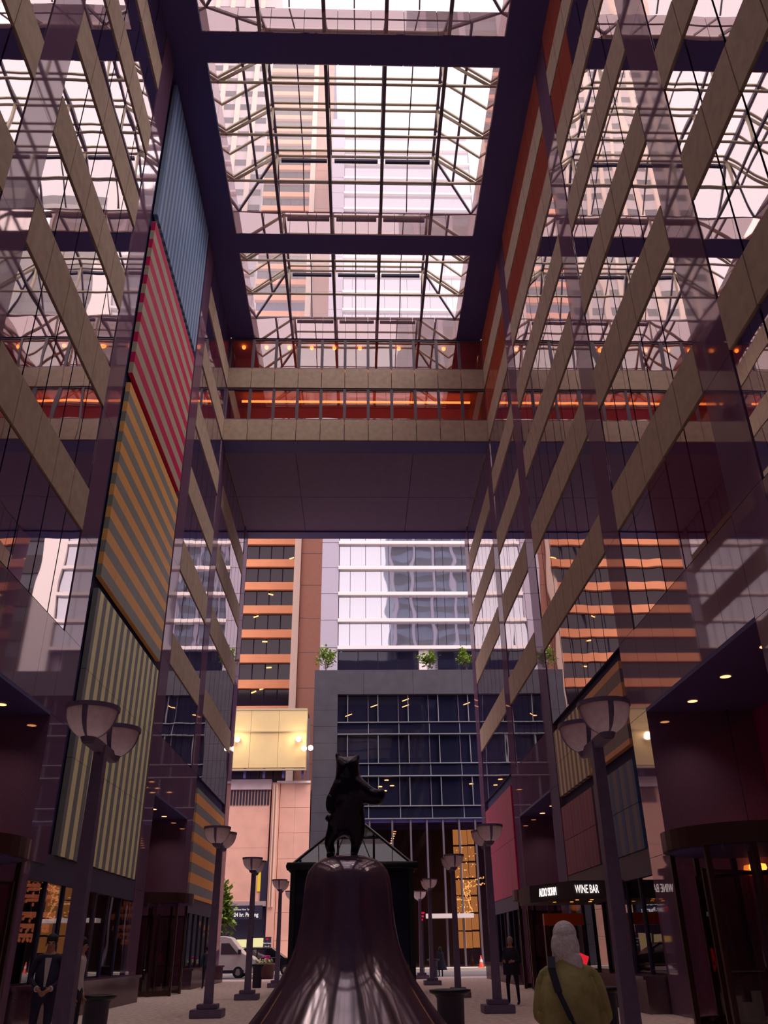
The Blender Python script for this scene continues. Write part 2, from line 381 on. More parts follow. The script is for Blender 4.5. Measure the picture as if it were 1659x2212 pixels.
    for p, q in zip(PXs, PXs[1:]):
        for u, v in zip(ys, ys[1:]): pane([(p, u, ZT + zg), (q, u, ZT + zg), (q, v, ZT + zg), (p, v, ZT + zg)])
        for (ye, yt) in ((y0, ya), (y1, yb)):
            ym = (ye + yt) / 2
            pane([(p, ye, ZE + zg), (q, ye, ZE + zg), (q, ym, zm + zg), (p, ym, zm + zg)]); pane([(p, ym, zm + zg), (q, ym, zm + zg), (q, yt, ZT + zg), (p, yt, ZT + zg)])
    for (xe, xt) in ((SX0, xa), (SX1, xb)):
        xm = (xe + xt) / 2
        for u, v in zip(ys, ys[1:]):
            pane([(xe, u, ZE + zg), (xe, v, ZE + zg), (xm, v, zm + zg), (xm, u, zm + zg)]); pane([(xm, u, zm + zg), (xm, v, zm + zg), (xt, v, ZT + zg), (xt, u, ZT + zg)])
        for (ye, yt) in ((y0, ya), (y1, yb)):
            pane([(xe, ye, ZE + zg), (xe, yt, ZE + zg), (xt, yt, ZT + zg)]); pane([(xe, ye, ZE + zg), (xt, ye, ZE + zg), (xt, yt, ZT + zg)])
for i, (a, b) in enumerate(SKY): skylight(i + 1, a, b)
# ------------------------------------------------------------------ the bridge across the far end
BY0, BY1 = 43.98, 57.8
br = empty('wall_bridge', (0, 0, 29.45)); tag(br, kind='structure')
def bb(n, m, x0, x1, y0, y1, z0, z1, par=br): return blk(n, m, x0, x1, y0, y1, z0 - 29.45, z1 - 29.45, par)
NP = 11; pw = (XR - XL) / NP
for z in (29.45, 33.35): bb('floor_slab', DARK, XL, XR, BY0 + 0.16, BY1, z + 0.12, z + 1.3)
bb('beam_underside', DARK, XL, XR, BY0 + 0.1, 45.5, 29.45, 29.6); bb('beam_underside', DARK, XL, XR, 56.7, BY1, 29.38, 29.6)
jx = [XL, -4.05, 3.4, XR]; jy = [45.5, 51.4, 56.7]
for i in range(3):
    for k in range(2): bb('soffit_panel', SOFFIT, jx[i] + 0.02, jx[i + 1] - 0.02, jy[k] + 0.02, jy[k + 1] - 0.02, 29.5, 29.57)
for i in range(NP):
    a, c = XL + i * pw, XL + (i + 1) * pw
    for z0, z1 in ((29.45, 31.0), (33.38, 34.95)): bb('spandrel_panel', TAN, a + 0.018, c - 0.018, BY0 - 0.02, BY0 + 0.15, z0 + 0.03, z1 - 0.03)
    for z0, z1 in ((31.0, 33.38), (34.95, 37.33)):
        bb('window_pane', BRGLASS, a + 0.06, c - 0.06, BY0 + 0.1, BY0 + 0.12, z0 + 0.06, z1 - 0.06)
        bb('mullion', STEELD, a - 0.09, a + 0.09, BY0 + 0.03, BY0 + 0.16, z0, z1)
        bb('transom', STEELD, a, c, BY0 + 0.04, BY0 + 0.15, z1 - 0.09, z1); bb('sill', STEELD, a, c, BY0 + 0.04, BY0 + 0.15, z0, z0 + 0.07)
    if 0 < i < NP - 1: bb('lining_panel', FASCIA, max(a, SX0) + 0.012, min(c, SX1) - 0.012, BY0 - 0.01, BY0 + 0.05, 37.38, 39.25)
BRWALL = pmat('bridge_corridor_wall', (226, 140, 110), 0.7, grain=0.05)
bb('corridor_wall', BRWALL, XL, XR, BY0 + 2.0, BY0 + 2.2, 30.8, 37.33); bb('corridor_ceiling', BRWALL, XL, XR, BY0 + 0.2, BY0 + 2.6, 33.2, 33.3)
bb('corridor_ceiling', BRWALL, XL, XR, BY0 + 0.2, BY0 + 2.6, 37.28, 37.36); bb('roof_slab', DARK, XL, XR, BY0 + 0.05, BY1, 37.38, 38.9)
bb('rear_wall', TAN, XL, XR, BY1 - 0.3, BY1, 29.6, 38.9)
lt = blk('linear_lamp', LINE, XL + 0.9, XR - 0.9, BY0 + 0.62, BY0 + 0.74, 32.76, 32.86); tag(lt, 'long glowing orange tube lamp inside the lower bridge corridor', 'lamp')
for i, x in enumerate([-7.7, -6.2, -4.7, -3.2, -1.7, 0.0, 2.6, 5.6]):
    b = MB(); b.lathe([(0.001, -0.16), (0.09, -0.14), (0.13, -0.06), (0.13, 0.0), (0.10, 0.06), (0.001, 0.06)], 14)
    l = b.build('ceiling_lamp', WARM, None, True, (x, BY0 + 0.7, 37.2)); tag(l, 'round warm ceiling lamp behind the upper bridge windows', 'lamp', 'round lamps in the upper bridge corridor')
rl = blk('handrail_lamp', emat('orange_strip', (255, 120, 80), 1.2), XL + 0.6, XR - 0.6, BY0 + 1.8, BY0 + 1.9, 36.1, 36.24); tag(rl, 'thin orange light strip along the upper bridge corridor', 'lamp')
# ------------------------------------------------------------------ striped wall panels
GR = (150, 150, 140)
def mural(name, label, side, y0, y1, z0, z1, mat, nx, nz, group):
    s = -1 if side == 'left' else 1; X = XL if s < 0 else XR
    r = empty(name, (X, (y0 + y1) / 2, z0)); tag(r, label, 'wall panel', group)
    sy, sz = (y1 - y0) / nx, (z1 - z0) / nz
    for i in range(nx):
        for k in range(nz):
            x0, x1 = sorted((-s * 0.03, s * 0.14))
            blk('panel_tile', mat, x0, x1, y0 - (y0 + y1) / 2 + i * sy + 0.008, y0 - (y0 + y1) / 2 + (i + 1) * sy - 0.008, k * sz + 0.008, (k + 1) * sz - 0.008, r)
    return r
GL = 'tall striped panels on the left wall'; GRR = 'striped panels on the right wall'
mural('striped_panel', 'tall yellow and grey vertically striped wall panel behind the nearest left lamp post', 'left', 25.45, 34.6, 4.0, 12.05, stripes('yellow_stripes', (255, 240, 184), (132, 132, 134), 1, 0.78), 6, 3, GL)
mural('striped_panel', 'orange and grey horizontally striped wall panel above the yellow one', 'left', 25.45, 34.6, 12.45, 20.2, stripes('orange_stripes', (252, 182, 108), (148, 148, 142), 2, 0.86), 6, 3, GL)
mural('striped_panel', 'crimson and pale grey striped wall panel above the orange one', 'left', 25.45, 34.6, 20.6, 28.35, stripes('crimson_stripes', (206, 30, 92), (186, 172, 150), 2, 0.96), 6, 3, GL)
mural('striped_panel', 'topmost wall panel with narrow blue and pale stripes', 'left', 25.45, 34.6, 28.75, 37.0, stripes('blue_stripes', (84, 120, 176), (150, 168, 192), 1, 0.5), 6, 3, GL)
mural('striped_panel', 'orange and grey striped panel by the far end of the left wall', 'left', 45.9, 55.7, 3.98, 9.2, stripes('orange_bands', (246, 172, 100), (140, 140, 140), 2, 0.95, 0.1), 6, 2, GL)
mural('striped_panel', 'red and grey vertically striped panel by the far end of the right wall', 'right', 45.9, 55.7, 3.98, 9.2, stripes('rose_bands', (200, 44, 96), (150, 96, 116), 1, 0.62), 6, 2, GRR)
mural('striped_panel', 'orange and grey horizontally striped panel over the blue one on the right wall', 'right', 24.95, 29.6, 6.85, 9.4, stripes('orange_bars', (226, 160, 116), (130, 112, 116), 2, 0.85, 0.2), 3, 2, GRR)
mural('striped_panel', 'yellow and grey vertically striped panel over the dark red one on the right wall', 'right', 29.85, 34.7, 6.85, 9.4, stripes('yellow_bars', (226, 200, 156), (126, 112, 112), 1, 0.62), 3, 2, GRR)
mural('striped_panel', 'dark blue and grey striped panel under the orange one on the right wall', 'right', 24.95, 29.6, 3.98, 6.45, stripes('blue_bars', (72, 90, 132), (112, 104, 116), 1, 0.8), 3, 2, GRR)
mural('striped_panel', 'dark red and grey striped panel above the bar canopy', 'right', 29.85, 34.7, 3.98, 6.45, stripes('rose_bars', (156, 48, 92), (128, 92, 108), 1, 0.5), 3, 2, GRR)
# ------------------------------------------------------------------ buildings across the street
DGRAN = pmat('dark_granite', (66, 61, 72), 0.6, grain=0.14, gscale=1.2)
OFFGL = mirror('dark_office_glass', (26, 26, 44), 0.06, (0.9, 0.9, 1.0), 0.03, wave=0.03)
SILVER = pmat('brushed_trim', (150, 150, 158), 0.4, metal=0.4)
TERRA = pmat('terracotta', (226, 148, 106), 0.8, grain=0.06, gscale=0.6)
TOWERGL = mirror('tower_window', (34, 24, 34), 0.05, (1, 0.9, 0.9), 0.05)
BEIGE = pmat('beige_concrete', (226, 196, 176), 0.85, grain=0.05)
BROWN = pmat('brown_concrete', (182, 128, 106), 0.85, grain=0.06)
GREYT = pmat('grey_tile', (176, 164, 180), 0.6, grain=0.04)
TGLASS = mirror('pale_tower_glass', (120, 124, 140), 0.62, (0.95, 0.95, 1.0), 0.02, wave=0.09, wscale=0.25)
WHITE = pmat('white_slab', (240, 226, 222), 0.6)
PINK = pmat('pink_concrete', (228, 172, 154), 0.85, grain=0.08, gscale=0.8)
CREAM = pmat('cream_sheet', (222, 194, 142), 0.6, grain=0.05, gscale=0.5)
FY = 82.0
# dark granite building with recessed office windows
dk = empty('office_building', (2.0, FY, 0)); tag(dk, 'dark granite office building with long bands of black windows', 'building')
def part(root, n, m, x0, x1, y0, y1, z0, z1):
    l = root.location; return blk(n, m, x0 - l.x, x1 - l.x, y0 - l.y, y1 - l.y, z0 - l.z, z1 - l.z, root)
DX0, DX1 = -4.45, 30.0
part(dk, 'core', JOINT, DX0 + 0.3, DX1, FY + 0.6, FY + 14, 12.35, 26.3); part(dk, 'side_core', JOINT, DX0 + 0.3, -2.2, FY + 0.6, FY + 14, 0.16, 12.35); part(dk, 'side_core', JOINT, 16.2, DX1, FY + 0.3, FY + 14, 0.16, 12.35)
rows = [(24.0, 26.45)]
for k in range(7): part(dk, 'granite_panel', DGRAN, DX0 + k * 4.9 + 0.012, DX0 + (k + 1) * 4.9 - 0.012, FY, FY + 0.6, 24.0, 26.45)
for k in range(15): part(dk, 'granite_panel', DGRAN, DX0, -2.12, FY, FY + 0.6, 0.16 + k * 1.59 + 0.01, 0.16 + (k + 1) * 1.59 - 0.01)
wr = [(21.30, 24.0, 1), (20.16, 21.2, 0), (17.38, 20.08, 1), (16.22, 17.3, 0), (13.49, 16.14, 1), (12.38, 13.41, 0)]
for (z0, z1, big) in wr:
    x = -1.13 - (2.97 if not big else 0.0); x = -2.12; c0 = -1.13 if big else 0.9
    edges = [-2.12] + [c0 + 2.97 * k for k in range(12) if c0 + 2.97 * k < DX1 - 1] + [DX1 - 0.2]
    for a, b in zip(edges, edges[1:]):
        part(dk, 'window_pane', OFFGL, a + 0.03, b - 0.03, FY + 0.5 if big else FY + 0.25, FY + 0.55 if big else FY + 0.3, z0, z1)
        part(dk, 'mullion', SILVER, b - 0.035, b + 0.035, FY + 0.2, FY + 0.55, z0, z1)
        if big and b - a > 2: part(dk, 'mullion', STEELD, a + 1.97, a + 2.04, FY + 0.4, FY + 0.52, z0, z1)
    part(dk, 'sill_trim', SILVER, -2.12, DX1, FY + 0.1, FY + 0.5, z0 - 0.08, z0)
for (px, py) in ((753, 1545), (808, 1525), (876, 1512), (876, 1525), (1008, 1520), (800, 1570)):
    p = at(px, py, FY + 0.45); b = MB(); b.box(-0.35, 0.35, -0.03, 0.03, -0.03, 0.03, Matrix.Rotation(-0.35, 3, 'Y')); l = b.build('ceiling_tube', WARMD, dk, loc=(p.x - 2.0, 0.44, p.z))
for (px, py) in ((835, 1686), (821, 1700), (847, 1698), (831, 1709), (795, 1709), (1018, 1694)):
    p = at(px, py, FY + 0.45); b = MB(); b.lathe([(0.001, 0), (0.2, 0.0), (0.2, 0.05), (0.001, 0.05)], 12); b.build('ceiling_disc', WARMD, dk, loc=(p.x - 2.0, 0.44, p.z))
# lobby storey of that building
LOBGLASS = glass('lobby_glass', (0.6, 0.55, 0.55), 0.035)
LOBBY = emat('lit_onyx_wall', (255, 172, 96), 1.0)
part(dk, 'lobby_ceiling', DARK, -2.1, 16.0, FY + 0.3, FY + 6, 12.0, 12.3); part(dk, 'lobby_back', pmat('lobby_brown', (70, 48, 46), 0.6), -2.1, 16.0, FY + 5.8, FY + 6.0, 0.16, 12.0)
for k, x in enumerate([-2.1, 0.9, 3.0, 4.7, 6.2, 7.7, 9.2, 10.7, 12.2, 13.7]): part(dk, 'lobby_mullion', STEELD, x, x + 0.16, FY + 0.2, FY + 0.45, 0.16, 12.3)
for k, (a, b) in enumerate(zip([0.9, 3.0, 4.7, 6.2, 7.7, 9.2, 10.7, 12.2], [3.0, 4.7, 6.2, 7.7, 9.2, 10.7, 12.2, 13.7])): part(dk, 'lobby_pane', LOBGLASS, a + 0.2, b - 0.04, FY + 0.3, FY + 0.33, 0.2, 12.0)
for k in range(7):
    z = 1.6 + k * 1.42
    part(dk, 'onyx_panel', LOBBY, 8.75, 9.25, FY + 1.2, FY + 1.3, z, z + (1.25 if k % 2 else 1.32)); part(dk, 'onyx_panel', LOBBY, 9.3, 10.05, FY + 1.2, FY + 1.3, z, z + 1.28)
    part(dk, 'onyx_panel', LOBBY, 10.1, 10.7, FY + 1.2, FY + 1.3, z + 0.04, z + 1.3)
part(dk, 'door_canopy', WHITE, 5.4, 10.0, FY - 1.2, FY + 0.2, 3.95, 4.3)
# string of little lamps in the lobby
sl = MB()
pts = []
for (a, b, n) in (((1012, 1945), (1000, 1925), 14), ((1000, 1925), (1018, 1905), 16), ((1012, 1945), (985, 1942), 16), ((1012, 1945), (1020, 1968), 14), ((1020, 1968), (1008, 1975), 8), ((1018, 1905), (1045, 1895), 14), ((1015, 1915), (1046, 1908), 16), ((985, 1975), (1004, 1974), 8), ((990, 1960), (1008, 1958), 6), ((1010, 1935), (1006, 1908), 12), ((1016, 1942), (1012, 1908), 14)):
    for i in range(n):
        t = i / (n - 1); px = a[0] + (b[0] - a[0]) * t + random.uniform(-1.5, 1.5); py = a[1] + (b[1] - a[1]) * t + random.uniform(-1.5, 1.5); pts.append((px, py))
for i in range(60): pts.append((random.uniform(982, 1030), random.uniform(1828, 1980)))
for px, py in pts: p = at(px, py, FY + 1.0); sl.ball(p, random.uniform(0.035, 0.07), seg=6)
o = sl.build('string_lights', emat('fairy_light', (255, 190, 110), 3.0)); tag(o, 'branching cluster of tiny golden string lights inside the far lobby', 'string lights', kind='stuff')
row_ = MB()
for i in range(7): p = at(853 - i * 1.6, 1797 + i * 5, FY + 1.2); row_.lathe([(0.001, 0), (0.13, 0.0), (0.13, 0.06), (0.001, 0.06)], 10, p)
row_.build('lobby_spots', WARMD, dk).location = (-2.0, -FY, 0)
# pale glass tower set back on the granite base
gt = empty('glass_tower', (8, 88, 26.5)); tag(gt, 'pale glass tower with white floor slabs rising above the granite building', 'building')
part(gt, 'core', GREYT, -1.9, 16.2, 88.4, 104, 26.3, 110); part(gt, 'stone_pier', WHITE, 16.4, 19.2, 87.6, 100, 26.3, 110)
part(gt, 'stone_pier', GREYT, -4.25, -2.35, 87.6, 100, 26.3, 116)
for k in range(28): part(gt, 'pier_joint', STEELD, -4.26, -2.34, 87.58, 87.62, 27.5 + k * 3.15, 27.53 + k * 3.15)
sl_z = [30.67 + 3.15 * k for k in range(27)]
part(gt, 'terrace_soffit', JOINT, -2.3, 16.3, 88.2, 88.5, 26.4, 28.0)
for k in range(8):
    if k != 4: part(gt, 'terrace_pane', OFFGL, -2.25 + k * 2.15, -2.25 + (k + 1) * 2.15 - 0.08, 88.0, 88.1, 28.1, 30.3)
part(gt, 'terrace_column', WHITE, 6.45, 7.5, 87.8, 88.3, 26.5, 30.5)
for z in sl_z:
    part(gt, 'floor_slab', WHITE, -2.38, 16.35, 87.5, 88.4, z - 0.22, z + 0.16)
PW = [1.25, 1.75, 1.75, 0.9, 2.2, 0.9, 2.2, 0.9, 2.2, 0.9, 1.8, 1.8]
for zi, z in enumerate(sl_z[:-1]):
    x = -2.3
    if zi > 18: part(gt, 'window_band', TGLASS, -2.3, 16.3, 87.95, 88.0, z + 0.16, z + 2.93); continue
    for w in PW:
        part(gt, 'window_pane', TGLASS, x + 0.025, x + w - 0.025, 87.95, 88.0, z + 0.16, z + 2.93); x += w
nt = empty('slate_tower', (45, 88, 0)); tag(nt, 'dark slate tower beyond the pale glass tower, mirrored in the left wall', 'building')
part(nt, 'body', DGRAN, 30.3, 75, 86, 105, 0.2, 100)
part(nt, 'wing', DGRAN, 19.5, 30.2, 89, 105, 26.6, 100)
for k in range(24): part(nt, 'window_band', TOWERGL, 30.4, 75, 85.9, 86.0, 4 + k * 4, 6.2 + k * 4)
for k in range(18): part(nt, 'window_band', TOWERGL, 19.6, 30.1, 88.9, 89.0, 28 + k * 4, 30.2 + k * 4)
# terracotta tower
ot = empty('terracotta_tower', (-12, 96, 0)); tag(ot, 'tall tower with terracotta bands between rows of dark windows', 'building')
part(ot, 'core', JOINT, -15.4, -4.6, 96.6, 115, 0, 150); part(ot, 'low_wing', JOINT, -27, -15.4, 96.6, 115, 0, 62)
FLH = 3.07
for k in range(-9, 37):
    z = 37.8 + k * FLH
    part(ot, 'spandrel_band', TERRA, -15.6, -8.05, 96.0, 96.7, z, z + 1.0)
    if z < 62: part(ot, 'spandrel_band', TERRA, -27.0, -15.65, 96.0, 96.7, z, z + 1.0); part(ot, 'window_band', TOWERGL, -27.0, -15.65, 96.4, 96.45, z - 2.0, z - 0.06)
    for j in range(5):
        x0 = -15.6 + j * 1.52
        if k < 6 or k > 16: part(ot, 'window_pane', TOWERGL, x0 + 0.05, x0 + 1.45, 96.4, 96.45, z - 2.0, z - 0.06) if k < 24 else None
    if k >= 24: part(ot, 'window_band', TOWERGL, -15.6, -8.05, 96.4, 96.45, z - 2.0, z - 0.06)
part(ot, 'edge_pilaster', BEIGE, -8.1, -7.3, 95.8, 97.2, 0, 150); part(ot, 'shaft_wall', BROWN, -7.25, -4.6, 96.2, 100, 0, 150)
for k in range(30): part(ot, 'shaft_joint', STEELD, -7.25, -4.6, 96.18, 96.21, 20 + k * 4.3, 20.04 + k * 4.3)
# lamps glimpsed in its windows
for (px, py) in ((585, 1284), (553, 1332), (572, 1386), (578, 1428), (581, 1442), (562, 1482), (566, 1488), (548, 1495), (630, 1206), (576, 1215)):
    p = at(px, py, 96.3); MB().box(-0.3, 0.3, -0.03, 0.03, -0.07, 0.07, Matrix.Rotation(random.uniform(-0.5, 0.3), 3, 'Y')).build('lit_fixture', WARMD, ot, loc=(p.x + 12, 0.3, p.z))
# a further grey tower left of it, seen through the skylights
lt_ = empty('grey_tower', (-30, 118, 0)); tag(lt_, 'pale grey braced tower seen through the skylights beside the terracotta tower', 'building')
part(lt_, 'core', pmat('pale_tower_wall', (196, 180, 180), 0.7), -50, -19.3, 118, 134, 0, 210)
for k in range(9): part(lt_, 'rib', BEIGE, -50 + k * 3.4, -49 + k * 3.4, 117.4, 118, 40, 210)
for k in range(30): part(lt_, 'window_band', TOWERGL, -49.5, -19.6, 117.9, 117.98, 70 + k * 4.2, 71.6 + k * 4.2)
# low pink building with sheet-metal plant room
pk = empty('garage_building', (-9, FY, 0)); tag(pk, 'low pink concrete garage building with louvre and parking entrance', 'building')
part(pk, 'core', JOINT, -30, -4.65, FY + 0.5, FY + 12, 0.16, 15.4)
PXS = [(-18.2, -15.2), (-15.2, -12.1), (-12.1, -8.25)]
for (a, b) in PXS:
    part(pk, 'wall_panel', PINK, a + 0.01, b - 0.01, FY + 0.05, FY + 0.5, 5.3 if b > -12.2 else 0.16, 9.9); part(pk, 'wall_panel', PINK, a + 0.01, b - 0.01, FY + 0.05, FY + 0.5, 9.92, 15.0)
part(pk, 'parapet', pmat('pale_parapet', (214, 190, 196), 0.7), -18.2, -8.2, FY - 0.1, FY + 0.6, 15.0, 15.9)
part(pk, 'wall_panel', PINK, -8.1, -7.4, FY - 0.12, FY + 0.5, 0.16, 15.6)
for r in range(7):
    z0 = 0.16 + r * 2.2
    for c in range(2): part(pk, 'wall_panel', PINK, -7.35 + c * 1.4, -7.35 + (c + 1) * 1.41 - 0.02, FY, FY + 0.5, z0 + 0.012, z0 + 2.19)
part(pk, 'coping', WHITE, -7.7, -4.55, FY - 0.1, FY + 0.6, 15.55, 15.75)
for k in range(13): part(pk, 'louvre_slat', BLK, -11.95 + k * 0.285, -11.95 + k * 0.285 + 0.17, FY - 0.02, FY + 0.1, 13.62, 14.95)
part(pk, 'downpipe', BEIGE, -7.72, -7.58, FY - 0.28, FY - 0.13, 5.0, 15.4); part(pk, 'downpipe', BEIGE, -7.95, -7.85, FY - 0.25, FY - 0.14, 5.0, 15.4)
part(pk, 'dark_slot', BLK, -8.75, -8.15, FY - 0.05, FY + 0.06, 5.5, 8.8); part(pk, 'lit_slot', emat('yellow_slot', (255, 205, 70), 0.75), -9.05, -8.78, FY - 0.02, FY + 0.06, 6.3, 8.2)
part(pk, 'entrance_dark', BLK, -15.0, -8.15, FY + 0.3, FY + 0.45, 0.16, 5.3); part(pk, 'entrance_lintel', pmat('grey_lintel', (176, 152, 150), 0.8), -13, -8.2, FY - 0.05, FY + 0.4, 5.1, 5.5)
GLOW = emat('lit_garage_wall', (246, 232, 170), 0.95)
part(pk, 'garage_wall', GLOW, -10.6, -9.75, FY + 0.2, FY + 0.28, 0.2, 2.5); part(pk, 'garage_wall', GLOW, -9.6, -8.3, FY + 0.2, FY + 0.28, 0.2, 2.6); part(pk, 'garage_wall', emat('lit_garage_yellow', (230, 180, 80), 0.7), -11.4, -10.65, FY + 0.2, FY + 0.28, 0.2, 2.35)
sg = empty('parking_sign', (-10.0, FY - 0.3, 4.05)); tag(sg, 'black parking sign with white lettering and red emblem', 'sign')
blk('board', BLK, -1.6, 1.55, -0.05, 0.05, 0, 1.1, sg)
SGW = emat('sign_white', (255, 240, 238), 0.9); SGR = emat('sign_red', (225, 20, 50), 0.8)
text('lettering', '24 hr. Parking', 0.44, SGW, sg, (0.15, -0.07, 0.36), sx=0.86, bold=0.012); text('lettering', 'Sheraton New York', 0.2, SGW, sg, (-0.2, -0.07, 0.78), sx=0.95)
em = MB(); em.lathe([(0.2, -0.02), (0.25, -0.02), (0.25, 0.02), (0.2, 0.02), (0.2, -0.02)], 24, a0=math.pi * 0.85, a1=math.pi * 2.15)
em.box(-0.04, 0.04, -0.13, 0.15, -0.02, 0.02); em.box(-0.15, -0.06, 0.0, 0.15, -0.02, 0.02, Matrix.Rotation(0.5, 3, 'Z')); em.box(0.06, 0.15, 0.0, 0.15, -0.02, 0.02, Matrix.Rotation(-0.5, 3, 'Z'))
e_ = em.build('emblem', SGR, sg, loc=(-1.28, -0.07, 0.5)); e_.rotation_euler = (math.pi / 2, 0, 0)
s2 = empty('notice_sign', (-7.88, FY - 0.5, 0.16)); tag(s2, 'small black upright sign reading park here at the garage entrance', 'sign')
blk('board', BLK, -0.33, 0.33, -0.03, 0.03, 0.6, 2.5, s2); blk('leg', BLK, -0.28, -0.22, -0.03, 0.03, 0, 0.6, s2); blk('leg', BLK, 0.22, 0.28, -0.03, 0.03, 0, 0.6, s2)
for t, z in (('Park here', 2.02), ('for all', 1.78), ('area', 1.54)): text('lettering', t, 0.17, SGW, s2, (0.0, -0.045, z))
MB().ball((0, -0.03, 2.33), 0.07, (1.6, 0.3, 1)).build('emblem', SGR, s2)
# plant room of cream sheet on its roof
yb_ = empty('plant_room', (-9, 80.6, 15.9)); tag(yb_, 'cream sheet-metal plant room on the roof of the garage building', 'building')
for k in range(3): part(yb_, 'sheet_panel', CREAM, -13.0 + k * 2.66 + 0.012, -13.0 + (k + 1) * 2.66 - 0.012, 81.0, 81.3, 16.8, 22.2)
part(yb_, 'side_panel', CREAM, -5.1, -5.02, 81.3, 85, 16.8, 22.2); part(yb_, 'roof_trim', STEEL, -13, -5.0, 80.95, 85, 22.2, 22.36); part(yb_, 'rail', STEEL, -13, -5.05, 80.9, 81.0, 20.1, 20.18)
part(yb_, 'base_trim', STEEL, -13, -4.95, 80.95, 81.3, 16.55, 16.7)
for k in range(5): part(yb_, 'foot', DARK, -12.6 + k * 1.8, -12.4 + k * 1.8, 81.2, 81.5, 15.9, 16.8)
part(yb_, 'pipe', STEELD, -4.95, -4.72, 81.4, 81.6, 15.7, 21.5)
FLOOD = emat('floodlight', (255, 220, 190), 20.0)
for (px, py, lab) in ((513, 1598, 'bright floodlight on the cream plant room beside the left wall end'), (645, 1597, 'bright floodlight near the corner of the cream plant room'), (657, 1617, 'paired floodlight on a post beside the plant room corner'), (671, 1616, 'paired floodlight on a post beside the dark granite building')):
    p = at(px, py, 80.55); r = empty('floodlight', p); tag(r, lab, 'floodlight', 'floodlights on the plant room')
    MB().lathe([(0.001, 0.0), (0.2, 0.0), (0.24, 0.08)], 14).build('lens', FLOOD, r).rotation_euler = (math.pi / 2, 0, 0)
    MB().box(-0.22, 0.22, 0.02, 0.2, -0.18, 0.18, bevel=0.03).build('housing', STEELD, r); MB().box(-0.03, 0.03, 0.15, 0.37, -0.05, 0.05).build('bracket', STEELD, r)
    if px < 650:
        l = bpy.data.lights.new('flood', 'POINT'); l.energy = 80; l.color = (1, 0.8, 0.5); l.shadow_soft_size = 0.2; lo = bpy.data.objects.new('flood', l); COL.objects.link(lo); lo.location = p + Vector((0, -0.5, 0.2)); lo.parent = None
# ------------------------------------------------------------------ lamp posts
def lamp_post(loc, label):
    r = empty('lamp_post', loc); tag(r, label, 'lamp post', 'twin-bowl lamp posts along the arcade')
    b = MB(); b.box(-0.42, 0.42, -0.42, 0.42, 0, 0.2, bevel=0.015); b.box(-0.27, 0.27, -0.27, 0.27, 0.2, 0.32, bevel=0.015); b.build('base', POLE, r)
    b = MB()
    rg = [(0.115, 0.3), (0.10, 1.6), (0.082, 4.1), (0.082, 4.3)]
    for q, (w, z) in enumerate(rg[:-1]):
        w2, z2 = rg[q + 1]; A = [(-w, -w, z), (w, -w, z), (w, w, z), (-w, w, z)]; B = [(-w2, -w2, z2), (w2, -w2, z2), (w2, w2, z2), (-w2, w2, z2)]
        va = [b.bm.verts.new(p) for p in A]; vb = [b.bm.verts.new(p) for p in B]
        for i in range(4): b.bm.faces.new((va[i], va[(i + 1) % 4], vb[(i + 1) % 4], vb[i]))
    b.box(-0.06, 0.06, -0.70, 0.70, 4.2, 4.34); b.build('pole', POLE, r)
    for sgn in (-1, 1):
        c = (0, sgn * 0.66, 4.27)
        prof = [(0.05, 0.0)] + [(0.36 * math.sin(a), 0.42 - 0.42 * math.cos(a)) for a in [math.pi / 2 * k / 9 for k in range(2, 10)]]
        bo = MB().lathe(prof, 28, c).build('bowl', OPAL, r, True)
        MB().lathe([(0.35, 0.40), (0.385, 0.40), (0.385, 0.46), (0.35, 0.46), (0.35, 0.40)], 28, c).build('rim', POLE, bo)
        sm = MB()
        for a0 in (0, math.pi / 2, math.pi, 3 * math.pi / 2):
            sm.lathe([(p[0] + 0.012, p[1] - 0.006) for p in prof], 3, c, a0 - 0.11, a0 + 0.11)
        sm.lathe([(0.001, -0.06), (0.09, -0.05), (0.12, 0.02), (0.06, 0.05)], 14, c); sm.build('strap', POLE, bo)
    return r
LP = [(-3.86, 12.9, 'tall lamp post with two opal bowls beside the man in the dark suit'), (-4.05, 26.3, 'lamp post with two opal bowls between the yellow and the far orange striped panels'), (-4.05, 35.3, 'lamp post in front of the pink garage building and white van'), (-3.95, 46.5, 'lamp post beside the flower tub across from the kiosk'), (-4.0, 55.5, 'lamp post half hidden by the kiosk near the street'),
      (3.58, 12.8, 'tall lamp post with two opal bowls in front of the bar entrance'), (3.78, 26.4, 'lamp post with two opal bowls beside the man in black'), (3.6, 34.9, 'lamp post in front of the lobby string lights'), (3.6, 47.0, 'lamp post next to the woman in the long dark coat'), (3.75, 57.0, 'lamp post nearest the street on the lobby side')]
for x, y, l in LP: lamp_post((x, y, 0), l)
